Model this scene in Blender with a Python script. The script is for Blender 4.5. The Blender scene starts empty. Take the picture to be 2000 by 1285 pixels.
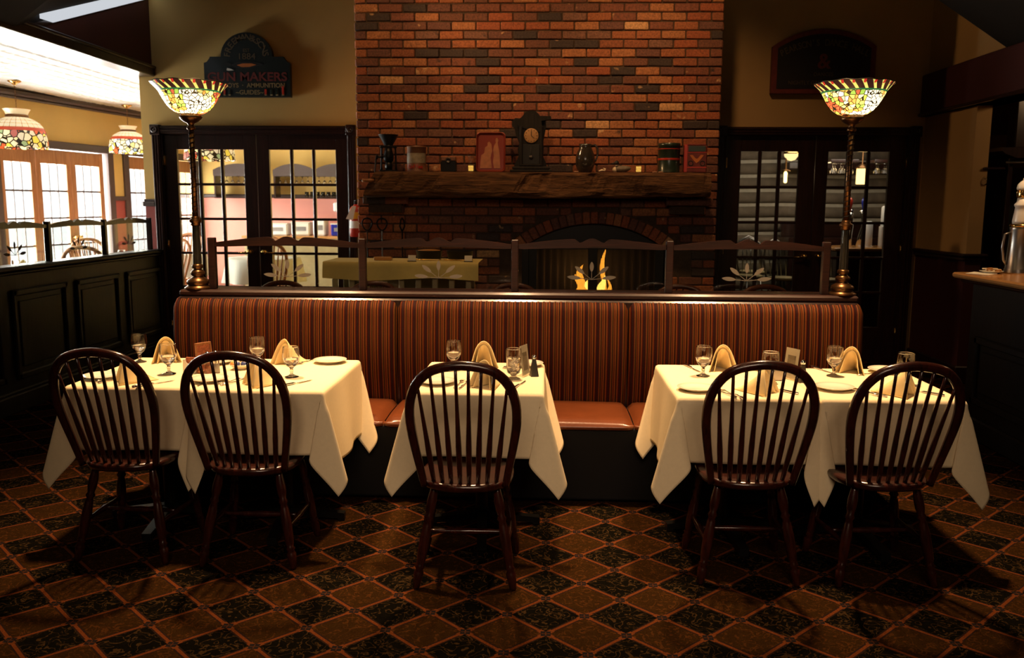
import bpy, math, random
from math import sin, cos, pi, radians as R, sqrt, hypot, atan2
from mathutils import Vector, Matrix
random.seed(7)
SC = bpy.context.scene
COL = SC.collection

# ------------------------------------------------------------------ camera, world, lights, exposure
def make_camera():
    p, y, r = R(8.2), R(2.2), R(0.33)
    fw = Vector((-sin(y)*cos(p), cos(y)*cos(p), -sin(p)))
    rt = Vector((cos(y), sin(y), 0)); up = rt.cross(fw)
    rt2 = rt*cos(r) + up*sin(r); up2 = up*cos(r) - rt*sin(r)
    cd = bpy.data.cameras.new('camera'); co = bpy.data.objects.new('camera', cd); COL.objects.link(co)
    m = Matrix((rt2, up2, -fw)).transposed().to_4x4(); m.translation = Vector((0, 0, 1.6))
    co.matrix_world = m
    cd.sensor_width = 36; cd.lens = 36*1700/2000; cd.clip_start = .05; cd.clip_end = 100
    cd.dof.use_dof = True; cd.dof.focus_distance = 4.3; cd.dof.aperture_fstop = 4.0
    SC.camera = co
make_camera()
SC.view_settings.view_transform = 'Standard'; SC.view_settings.look = 'None'
SC.view_settings.gamma = 1; SC.view_settings.use_curve_mapping = False
SC.view_settings.exposure = 0.0
SC.cycles.use_denoising = True
SC.cycles.max_bounces = 16; SC.cycles.diffuse_bounces = 3; SC.cycles.glossy_bounces = 3
SC.cycles.transmission_bounces = 14; SC.cycles.transparent_max_bounces = 24
SC.cycles.sample_clamp_indirect = 4.0
SC.cycles.caustics_reflective = False

W = bpy.data.worlds.new('world'); SC.world = W; W.use_nodes = True
W.node_tree.nodes['Background'].inputs[0].default_value = (0.93, 0.97, 1.0, 1)
W.node_tree.nodes['Background'].inputs[1].default_value = 1.6

def light(name, kind, loc, power, color, aim=None, size=.3, size_y=None, spot=100, blend=.6, spread=None):
    ld = bpy.data.lights.new(name, kind); lo = bpy.data.objects.new(name, ld); COL.objects.link(lo)
    lo.location = loc; ld.energy = power; ld.color = color
    if kind == 'AREA':
        ld.size = size
        if size_y: ld.shape = 'RECTANGLE'; ld.size_y = size_y
        if spread: ld.spread = R(spread)
    else: ld.shadow_soft_size = size
    if kind == 'SPOT': ld.spot_size = R(spot); ld.spot_blend = blend
    if aim is not None:
        lo.rotation_euler = (Vector(aim) - Vector(loc)).to_track_quat('-Z', 'Y').to_euler()
    return lo
WARM = (1.0, .60, .30); WARM2 = (1.0, .55, .24); DAY = (1.0, .97, .90)
# daylight outside the glazed doors of the side room (the wall is slightly angled)
light('daylight_window', 'AREA', (-7.0, 10.1, 1.5), 1500, DAY, aim=(-3.0, 9.5, 1.6), size=5.2, size_y=2.6)
light('daylight_window_far', 'AREA', (-6.75, 13.1, 1.5), 600, DAY, aim=(-3.0, 12.5, 1.6), size=2.4, size_y=2.6)
# sunlit terrace outside throws light up through the doors onto the side-room ceiling
light('terrace_bounce', 'AREA', (-7.9, 10.6, -.1), 1500, (1, .95, .85), aim=(-5.2, 10.0, 2.9), size=6.5, size_y=1.6)
# recessed ceiling spots of the dining room
for i, (x, y, px, e) in enumerate([(-1.75, 4.66, -1.65, 900), (-.25, 4.68, -.3, 700), (1.3, 4.66, 1.25, 900)]):
    light('table_spot', 'SPOT', (x, y, 3.6), e, WARM, aim=(px, 4.16, 0), size=.11, spot=60, blend=1.0)
for x in (-1.5, 0.1, 1.5):
    light('floor_spot', 'SPOT', (x, 1.9, 4.2), 11, WARM2, aim=(x, 3.3, 0), size=.10, spot=95, blend=.9)
light('wall_washer', 'SPOT', (-2.4, 7.2, 3.5), 110, WARM2, aim=(3.8, 8.0, 2.4), size=.06, spot=60, blend=.7)
light('room_fill', 'AREA', (0.2, -.9, 3.3), 10.5, (1, .70, .48), aim=(0, 4.0, .35), size=2.4, size_y=1.0, spread=56)
for x, e in ((-1.2, 84), (0.2, 80), (1.3, 92)):
    light('chimney_spot', 'SPOT', (x-.35, 6.3, 4.4), e, WARM2, aim=(x, 8.0, 2.0), size=.08, spot=75, blend=.8)
light('bar_fill_spot', 'SPOT', (3.3, 5.6, 3.0), 110, WARM, aim=(3.2, 5.9, 1.1), size=.06, spot=60, blend=.8)  # added spot brightening the bar end, no fixture hangs there
light('bar_fill', 'POINT', (4.9, 6.9, 2.7), 14, WARM, size=.1)  # added fill for the dark back bar, no lamp behind it
light('pub_light', 'AREA', (3.4, 11.2, 2.5), 22, (1, .85, .66), aim=(3.2, 12.4, 1.0), size=1.6, size_y=1.0)
light('server_light', 'AREA', (-3.9, 12.9, 2.75), 22, (1, .86, .6), aim=(-3.9, 14.3, 1.3), size=1.6, size_y=.6)

# ------------------------------------------------------------------ materials
def newmat(name):
    m = bpy.data.materials.new(name); m.use_nodes = True
    return m, m.node_tree.nodes, m.node_tree.links
def setp(b, **k):
    for n, v in k.items():
        b.inputs[n.replace('_', ' ')].default_value = v
def c4(c): return (c[0], c[1], c[2], 1)
def simple(name, col, rough=.5, metal=0, coat=0, noise=.0, scale=20, bump=0, bscale=200, trans=0, emit=None, es=0, var=0):
    m, N, L = newmat(name); b = N['Principled BSDF']
    b.inputs['Base Color'].default_value = c4(col)
    b.inputs['Roughness'].default_value = rough; b.inputs['Metallic'].default_value = metal
    b.inputs['Coat Weight'].default_value = coat; b.inputs['Coat Roughness'].default_value = .12
    if trans: b.inputs['Transmission Weight'].default_value = trans
    if emit: b.inputs['Emission Color'].default_value = c4(emit); b.inputs['Emission Strength'].default_value = es
    tc = N.new('ShaderNodeTexCoord')
    if noise or var:
        nz = N.new('ShaderNodeTexNoise'); nz.inputs['Scale'].default_value = scale; nz.inputs['Detail'].default_value = 5
        L.new(tc.outputs['Object'], nz.inputs['Vector'])
        mr = N.new('ShaderNodeMapRange'); mr.inputs['From Min'].default_value = .25; mr.inputs['From Max'].default_value = .75
        mr.inputs['To Min'].default_value = 1-noise; mr.inputs['To Max'].default_value = 1+noise
        L.new(nz.outputs['Fac'], mr.inputs['Value'])
        mx = N.new('ShaderNodeVectorMath'); mx.operation = 'SCALE'; mx.inputs[0].default_value = col[:3]
        L.new(mr.outputs[0], mx.inputs['Scale']); L.new(mx.outputs[0], b.inputs['Base Color'])
    if bump:
        n2 = N.new('ShaderNodeTexNoise'); n2.inputs['Scale'].default_value = bscale; n2.inputs['Detail'].default_value = 3
        L.new(tc.outputs['Object'], n2.inputs['Vector'])
        bp = N.new('ShaderNodeBump'); bp.inputs['Strength'].default_value = bump; bp.inputs['Distance'].default_value = .01
        L.new(n2.outputs['Fac'], bp.inputs['Height']); L.new(bp.outputs[0], b.inputs['Normal'])
    return m
def wood(name, c1, c2, rough=.35, coat=.3, axis='X', scale=6, bump=.1):
    m, N, L = newmat(name); b = N['Principled BSDF']; b.inputs['Specular IOR Level'].default_value = .3
    tc = N.new('ShaderNodeTexCoord'); mp = N.new('ShaderNodeMapping')
    s = {'X': (1, 12, 12), 'Y': (12, 1, 12), 'Z': (12, 12, 1)}[axis]
    mp.inputs['Scale'].default_value = [v*scale*.2 for v in s]
    L.new(tc.outputs['Object'], mp.inputs['Vector'])
    nz = N.new('ShaderNodeTexNoise'); nz.inputs['Scale'].default_value = 2.5; nz.inputs['Detail'].default_value = 8; nz.inputs['Distortion'].default_value = 1.2
    L.new(mp.outputs[0], nz.inputs['Vector'])
    cr = N.new('ShaderNodeValToRGB'); cr.color_ramp.elements[0].position = .3; cr.color_ramp.elements[1].position = .7
    cr.color_ramp.elements[0].color = c4(c1); cr.color_ramp.elements[1].color = c4(c2)
    L.new(nz.outputs['Fac'], cr.inputs[0]); L.new(cr.outputs[0], b.inputs['Base Color'])
    b.inputs['Roughness'].default_value = rough; b.inputs['Coat Weight'].default_value = coat; b.inputs['Coat Roughness'].default_value = .15
    bp = N.new('ShaderNodeBump'); bp.inputs['Strength'].default_value = bump; bp.inputs['Distance'].default_value = .01
    L.new(nz.outputs['Fac'], bp.inputs['Height']); L.new(bp.outputs[0], b.inputs['Normal'])
    return m
def thin_glass(name, tint=(1, 1, 1), ior=1.5, rough=0.0):
    m, N, L = newmat(name); N.remove(N['Principled BSDF']); out = N['Material Output']
    t = N.new('ShaderNodeBsdfTransparent'); t.inputs[0].default_value = c4(tint)
    g = N.new('ShaderNodeBsdfGlossy'); g.inputs['Roughness'].default_value = rough
    f = N.new('ShaderNodeFresnel'); geo = N.new('ShaderNodeNewGeometry'); mr = N.new('ShaderNodeMapRange')
    mr.inputs['To Min'].default_value = ior; mr.inputs['To Max'].default_value = 1/ior   # same reflectance from both faces of the sheet
    L.new(geo.outputs['Backfacing'], mr.inputs['Value']); L.new(mr.outputs[0], f.inputs[0])
    mx = N.new('ShaderNodeMixShader'); L.new(f.outputs[0], mx.inputs[0]); L.new(t.outputs[0], mx.inputs[1]); L.new(g.outputs[0], mx.inputs[2])
    L.new(mx.outputs[0], out.inputs['Surface'])
    return m
def emis(name, col, s):
    m, N, L = newmat(name); N.remove(N['Principled BSDF']); e = N.new('ShaderNodeEmission')
    e.inputs[0].default_value = c4(col); e.inputs[1].default_value = s
    L.new(e.outputs[0], N['Material Output'].inputs['Surface']); return m
def brick_mat(name):
    m, N, L = newmat(name); b = N['Principled BSDF']
    oi = N.new('ShaderNodeObjectInfo'); geo = N.new('ShaderNodeNewGeometry')
    tc = N.new('ShaderNodeTexCoord')
    ad = N.new('ShaderNodeMath'); ad.operation = 'ADD'; L.new(oi.outputs['Random'], ad.inputs[0]); L.new(geo.outputs['Random Per Island'], ad.inputs[1])
    fr = N.new('ShaderNodeMath'); fr.operation = 'FRACT'; L.new(ad.outputs[0], fr.inputs[0])
    cr = N.new('ShaderNodeValToRGB'); cr.color_ramp.interpolation = 'CONSTANT'
    cols = [(0, (.27, .080, .030)), (.12, (.17, .060, .032)), (.24, (.34, .105, .036)), (.38, (.21, .065, .032)), (.52, (.40, .15, .055)),
            (.66, (.15, .055, .035)), (.76, (.05, .030, .024)), (.83, (.33, .085, .03)), (.93, (.20, .085, .050)), (.975, (.60, .32, .14))]
    e = cr.color_ramp.elements; e[0].position = 0; e[0].color = c4(cols[0][1]); e[1].position = cols[1][0]; e[1].color = c4(cols[1][1])
    for p, c in cols[2:]:
        x = e.new(p); x.color = c4(c)
    L.new(fr.outputs[0], cr.inputs[0])
    # grain and pale / sooty patches, shifted per brick
    cmb = N.new('ShaderNodeVectorMath'); cmb.operation = 'ADD'
    sc = N.new('ShaderNodeVectorMath'); sc.operation = 'SCALE'; sc.inputs[0].default_value = (37, 19, 53); L.new(fr.outputs[0], sc.inputs['Scale'])
    L.new(tc.outputs['Object'], cmb.inputs[0]); L.new(sc.outputs[0], cmb.inputs[1])
    n1 = N.new('ShaderNodeTexNoise'); n1.inputs['Scale'].default_value = 9; n1.inputs['Detail'].default_value = 4; L.new(cmb.outputs[0], n1.inputs['Vector'])
    n2 = N.new('ShaderNodeTexNoise'); n2.inputs['Scale'].default_value = 70; n2.inputs['Detail'].default_value = 4; L.new(cmb.outputs[0], n2.inputs['Vector'])
    r1 = N.new('ShaderNodeValToRGB'); r1.color_ramp.elements[0].position = .68; r1.color_ramp.elements[1].position = .74
    r1.color_ramp.elements[0].color = (0, 0, 0, 1); r1.color_ramp.elements[1].color = (1, 1, 1, 1); L.new(n1.outputs['Fac'], r1.inputs[0])
    mx = N.new('ShaderNodeMixRGB'); L.new(r1.outputs[0], mx.inputs[0]); L.new(cr.outputs[0], mx.inputs[1]); mx.inputs[2].default_value = (.62, .36, .17, 1)
    r2 = N.new('ShaderNodeValToRGB'); r2.color_ramp.elements[0].position = .24; r2.color_ramp.elements[1].position = .34
    r2.color_ramp.elements[0].color = (1, 1, 1, 1); r2.color_ramp.elements[1].color = (0, 0, 0, 1); L.new(n1.outputs['Fac'], r2.inputs[0])
    mx2 = N.new('ShaderNodeMixRGB'); L.new(r2.outputs[0], mx2.inputs[0]); L.new(mx.outputs[0], mx2.inputs[1]); mx2.inputs[2].default_value = (.035, .022, .018, 1)
    mr = N.new('ShaderNodeMapRange'); mr.inputs['From Min'].default_value = .3; mr.inputs['From Max'].default_value = .7; mr.inputs['To Min'].default_value = .6; mr.inputs['To Max'].default_value = 1.3
    L.new(n2.outputs['Fac'], mr.inputs['Value'])
    s2 = N.new('ShaderNodeVectorMath'); s2.operation = 'SCALE'; L.new(mx2.outputs[0], s2.inputs[0]); L.new(mr.outputs[0], s2.inputs['Scale'])
    L.new(s2.outputs[0], b.inputs['Base Color']); b.inputs['Roughness'].default_value = .75
    bp = N.new('ShaderNodeBump'); bp.inputs['Strength'].default_value = .5; bp.inputs['Distance'].default_value = .006
    L.new(n2.outputs['Fac'], bp.inputs['Height']); L.new(bp.outputs[0], b.inputs['Normal'])
    return m
def carpet_mat():
    m, N, L = newmat('carpet'); b = N['Principled BSDF']; b.inputs['Roughness'].default_value = .95
    b.inputs['Specular IOR Level'].default_value = .0
    tc = N.new('ShaderNodeTexCoord'); sp = N.new('ShaderNodeSeparateXYZ'); L.new(tc.outputs['Object'], sp.inputs[0])
    def M(op, a, b_=None, c=None):
        n = N.new('ShaderNodeMath'); n.operation = op
        for i, v in enumerate((a, b_, c)):
            if v is None: continue
            if isinstance(v, (int, float)): n.inputs[i].default_value = v
            else: L.new(v, n.inputs[i])
        return n.outputs[0]
    u = M('DIVIDE', M('SUBTRACT', sp.outputs[0], .015), .303); v = M('DIVIDE', M('SUBTRACT', sp.outputs[1], 3.375), .296)
    p = M('ADD', u, v); q = M('SUBTRACT', u, v)
    def dist(x): return M('ABSOLUTE', M('SUBTRACT', x, M('ROUND', x)))
    dp, dq = dist(p), dist(q)
    par = M('FLOORED_MODULO', M('ADD', M('FLOOR', p), M('FLOOR', q)), 2.0)   # 0 = tan row, 1 = dark row
    dmin = M('MINIMUM', dp, dq); dmax = M('MAXIMUM', dp, dq)
    line = M('LESS_THAN', dmin, .030); edge = M('LESS_THAN', dmin, .062)
    n1 = N.new('ShaderNodeTexNoise'); n1.inputs['Scale'].default_value = 17; n1.inputs['Detail'].default_value = 1.0; n1.inputs['Distortion'].default_value = 1.6
    L.new(tc.outputs['Object'], n1.inputs['Vector'])
    vine = M('LESS_THAN', M('ABSOLUTE', M('SUBTRACT', n1.outputs['Fac'], .5)), .022)
    vo = N.new('ShaderNodeTexVoronoi'); vo.inputs['Scale'].default_value = 38; vo.inputs['Randomness'].default_value = 1; L.new(tc.outputs['Object'], vo.inputs['Vector'])
    leaf = M('MULTIPLY', M('LESS_THAN', vo.outputs['Distance'], .26), M('LESS_THAN', M('ABSOLUTE', M('SUBTRACT', n1.outputs['Fac'], .5)), .085))
    vn = M('MAXIMUM', vine, leaf)
    n2 = N.new('ShaderNodeTexNoise'); n2.inputs['Scale'].default_value = 160; n2.inputs['Detail'].default_value = 2; L.new(tc.outputs['Object'], n2.inputs['Vector'])
    n3 = N.new('ShaderNodeTexNoise'); n3.inputs['Scale'].default_value = 25; n3.inputs['Detail'].default_value = 3; L.new(tc.outputs['Object'], n3.inputs['Vector'])
    def mixc(f, a, c):
        n = N.new('ShaderNodeMixRGB')
        for i, v_ in ((0, f), (1, a), (2, c)):
            if isinstance(v_, tuple): n.inputs[i].default_value = c4(v_)
            elif isinstance(v_, float): n.inputs[i].default_value = v_
            else: L.new(v_, n.inputs[i])
        return n.outputs[0]
    tan = mixc(n3.outputs['Fac'], (.020, .0095, .0028), (.036, .017, .005))
    tan = mixc(M('MULTIPLY', vn, .55), tan, (.085, .030, .008))
    dark = mixc(n3.outputs['Fac'], (.003, .0027, .0018), (.0065, .0055, .0035))
    dark = mixc(M('MULTIPLY', vn, .8), dark, (.050, .028, .011))
    fld = mixc(par, tan, dark)
    c = mixc(edge, fld, (.022, .012, .009)); c = mixc(line, c, (.125, .034, .010))
    node = M('MULTIPLY', M('LESS_THAN', dmax, .17), M('LESS_THAN', dmin, .054)); nodein = M('LESS_THAN', M('ADD', dp, dq), .125)
    c = mixc(node, c, (.125, .036, .011)); c = mixc(nodein, c, (.015, .012, .012))
    cross = M('MULTIPLY', M('LESS_THAN', M('ABSOLUTE', M('SUBTRACT', dp, dq)), .014), M('LESS_THAN', dmax, .055))
    c = mixc(cross, c, (.07, .024, .010))
    mr = N.new('ShaderNodeMapRange'); mr.inputs['From Min'].default_value = .3; mr.inputs['From Max'].default_value = .7; mr.inputs['To Min'].default_value = .55; mr.inputs['To Max'].default_value = .98
    L.new(n2.outputs['Fac'], mr.inputs['Value'])
    s = N.new('ShaderNodeVectorMath'); s.operation = 'SCALE'; L.new(c, s.inputs[0]); L.new(mr.outputs[0], s.inputs['Scale'])
    L.new(s.outputs[0], b.inputs['Base Color'])
    bp = N.new('ShaderNodeBump'); bp.inputs['Strength'].default_value = .3; bp.inputs['Distance'].default_value = .004
    L.new(n2.outputs['Fac'], bp.inputs['Height']); L.new(bp.outputs[0], b.inputs['Normal'])
    return m
def stripe_mat():
    m, N, L = newmat('striped_upholstery'); b = N['Principled BSDF']; b.inputs['Roughness'].default_value = .7
    b.inputs['Specular IOR Level'].default_value = .12
    tc = N.new('ShaderNodeTexCoord'); sp = N.new('ShaderNodeSeparateXYZ'); L.new(tc.outputs['Object'], sp.inputs[0])
    d = N.new('ShaderNodeMath'); d.operation = 'DIVIDE'; L.new(sp.outputs[0], d.inputs[0]); d.inputs[1].default_value = .0665
    f = N.new('ShaderNodeMath'); f.operation = 'FRACT'; L.new(d.outputs[0], f.inputs[0])
    cr = N.new('ShaderNodeValToRGB'); cr.color_ramp.interpolation = 'CONSTANT'; e = cr.color_ramp.elements
    st = [(0, (.14, .004, .003)), (.06, (.42, .135, .026)), (.17, (.085, .024, .007)), (.29, (.40, .105, .020)), (.40, (.13, .004, .003)),
          (.47, (.065, .020, .015)), (.66, (.15, .005, .004)), (.72, (.36, .130, .030)), (.82, (.085, .034, .010)), (.92, (.36, .105, .020))]
    e[0].color = c4(st[0][1]); e[1].position = st[1][0]; e[1].color = c4(st[1][1])
    for p, c in st[2:]: e.new(p).color = c4(c)
    L.new(f.outputs[0], cr.inputs[0])
    dk = N.new('ShaderNodeVectorMath'); dk.operation = 'SCALE'; dk.inputs['Scale'].default_value = .40; L.new(cr.outputs[0], dk.inputs[0]); L.new(dk.outputs[0], b.inputs['Base Color'])
    nz = N.new('ShaderNodeTexNoise'); nz.inputs['Scale'].default_value = 300; L.new(tc.outputs['Object'], nz.inputs['Vector'])
    bp = N.new('ShaderNodeBump'); bp.inputs['Strength'].default_value = .3; bp.inputs['Distance'].default_value = .003
    L.new(nz.outputs['Fac'], bp.inputs['Height']); L.new(bp.outputs[0], b.inputs['Normal'])
    return m
def shade_mat(name, pal, scale, es, z0=0, z1=1, band=None, top='none', base_light=.35):
    """stained glass: voronoi pieces with dark cames; palette by cell; object Z picks rim band / gridded crown"""
    m, N, L = newmat(name); b = N['Principled BSDF']
    tc = N.new('ShaderNodeTexCoord'); sp = N.new('ShaderNodeSeparateXYZ'); L.new(tc.outputs['Object'], sp.inputs[0])
    vo = N.new('ShaderNodeTexVoronoi'); vo.inputs['Scale'].default_value = scale; L.new(tc.outputs['Object'], vo.inputs['Vector'])
    ve = N.new('ShaderNodeTexVoronoi'); ve.feature = 'DISTANCE_TO_EDGE'; ve.inputs['Scale'].default_value = scale; L.new(tc.outputs['Object'], ve.inputs['Vector'])
    sc = N.new('ShaderNodeSeparateColor'); L.new(vo.outputs['Color'], sc.inputs[0])
    cr = N.new('ShaderNodeValToRGB'); cr.color_ramp.interpolation = 'CONSTANT'; e = cr.color_ramp.elements
    n = len(pal); e[0].color = c4(pal[0]); e[1].position = 1/n; e[1].color = c4(pal[1])
    for i in range(2, n): e.new(i/n).color = c4(pal[i])
    # large blossoms: second low-frequency noise pushes to white
    L.new(sc.outputs[0], cr.inputs[0])
    nz = N.new('ShaderNodeTexNoise'); nz.inputs['Scale'].default_value = 9; nz.inputs['Detail'].default_value = 0; L.new(vo.outputs['Position'], nz.inputs['Vector'])
    def M(op, a, b_=None):
        k = N.new('ShaderNodeMath'); k.operation = op
        for i, v in enumerate((a, b_)):
            if v is None: continue
            if isinstance(v, (int, float)): k.inputs[i].default_value = v
            else: L.new(v, k.inputs[i])
        return k.outputs[0]
    def mixc(f, a, c):
        k = N.new('ShaderNodeMixRGB')
        for i, v_ in ((0, f), (1, a), (2, c)):
            if isinstance(v_, tuple): k.inputs[i].default_value = c4(v_)
            elif isinstance(v_, (float, int)): k.inputs[i].default_value = v_
            else: L.new(v_, k.inputs[i])
        return k.outputs[0]
    c = mixc(M('GREATER_THAN', nz.outputs['Fac'], .57), cr.outputs[0], (1.0, .88, .55))
    c = mixc(M('LESS_THAN', nz.outputs['Fac'], .37), c, (.75, .10, .03))
    came = M('LESS_THAN', ve.outputs['Distance'], .075)
    c = mixc(came, c, (.02, .012, .005))
    ang = M('ARCTAN2', sp.outputs[1], sp.outputs[0])
    if band == 'rim':   # torchiere: green line, leaves and red berries near the top
        z = sp.outputs[2]
        fr = M('FRACT', M('MULTIPLY', ang, 22/(2*pi)))
        leafc = mixc(M('LESS_THAN', M('ABSOLUTE', M('SUBTRACT', M('FRACT', M('ADD', fr, M('MULTIPLY', z, 14))), .5)), .17), (.035, .012, .008), (.70, .66, .14))
        berry = M('MULTIPLY', M('LESS_THAN', M('ABSOLUTE', M('SUBTRACT', fr, .3)), .12), M('GREATER_THAN', z, z1-.020))
        leafc = mixc(berry, leafc, (.55, .03, .02))
        c = mixc(M('GREATER_THAN', z, z1-.048), c, leafc)
        c = mixc(M('LESS_THAN', M('ABSOLUTE', M('SUBTRACT', z, z1-.05)), .004), c, (.02, .10, .03))
    if top == 'grid':   # pendant crown: cream squares with a ruby band under them
        z = sp.outputs[2]
        gx = M('LESS_THAN', M('ABSOLUTE', M('SUBTRACT', M('FRACT', M('MULTIPLY', ang, 26/(2*pi))), .5)), .045)
        gz = M('LESS_THAN', M('ABSOLUTE', M('SUBTRACT', M('FRACT', M('MULTIPLY', z, 26)), .5)), .05)
        grid = mixc(M('MAXIMUM', gx, gz), (1.0, .84, .56), (.20, .12, .05))
        c = mixc(M('GREATER_THAN', z, .19), c, grid)
        c = mixc(M('LESS_THAN', M('ABSOLUTE', M('SUBTRACT', z, .19)), .018), c, (.42, .05, .02))
    L.new(c, b.inputs['Base Color']); b.inputs['Roughness'].default_value = .25
    L.new(c, b.inputs['Emission Color'])
    if top == 'grid': b.inputs['Emission Strength'].default_value = es
    else:               # brighter close to the bulb
        mr = N.new('ShaderNodeMapRange'); mr.inputs['From Min'].default_value = z0; mr.inputs['From Max'].default_value = z1
        mr.inputs['To Min'].default_value = es*1.5; mr.inputs['To Max'].default_value = es*.35
        L.new(sp.outputs[2], mr.inputs['Value']); L.new(mr.outputs[0], b.inputs['Emission Strength'])
    b.inputs['Transmission Weight'].default_value = 0
    return m
def tin_mat():
    return simple('white_tin', (.82, .80, .74), .35)

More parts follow.
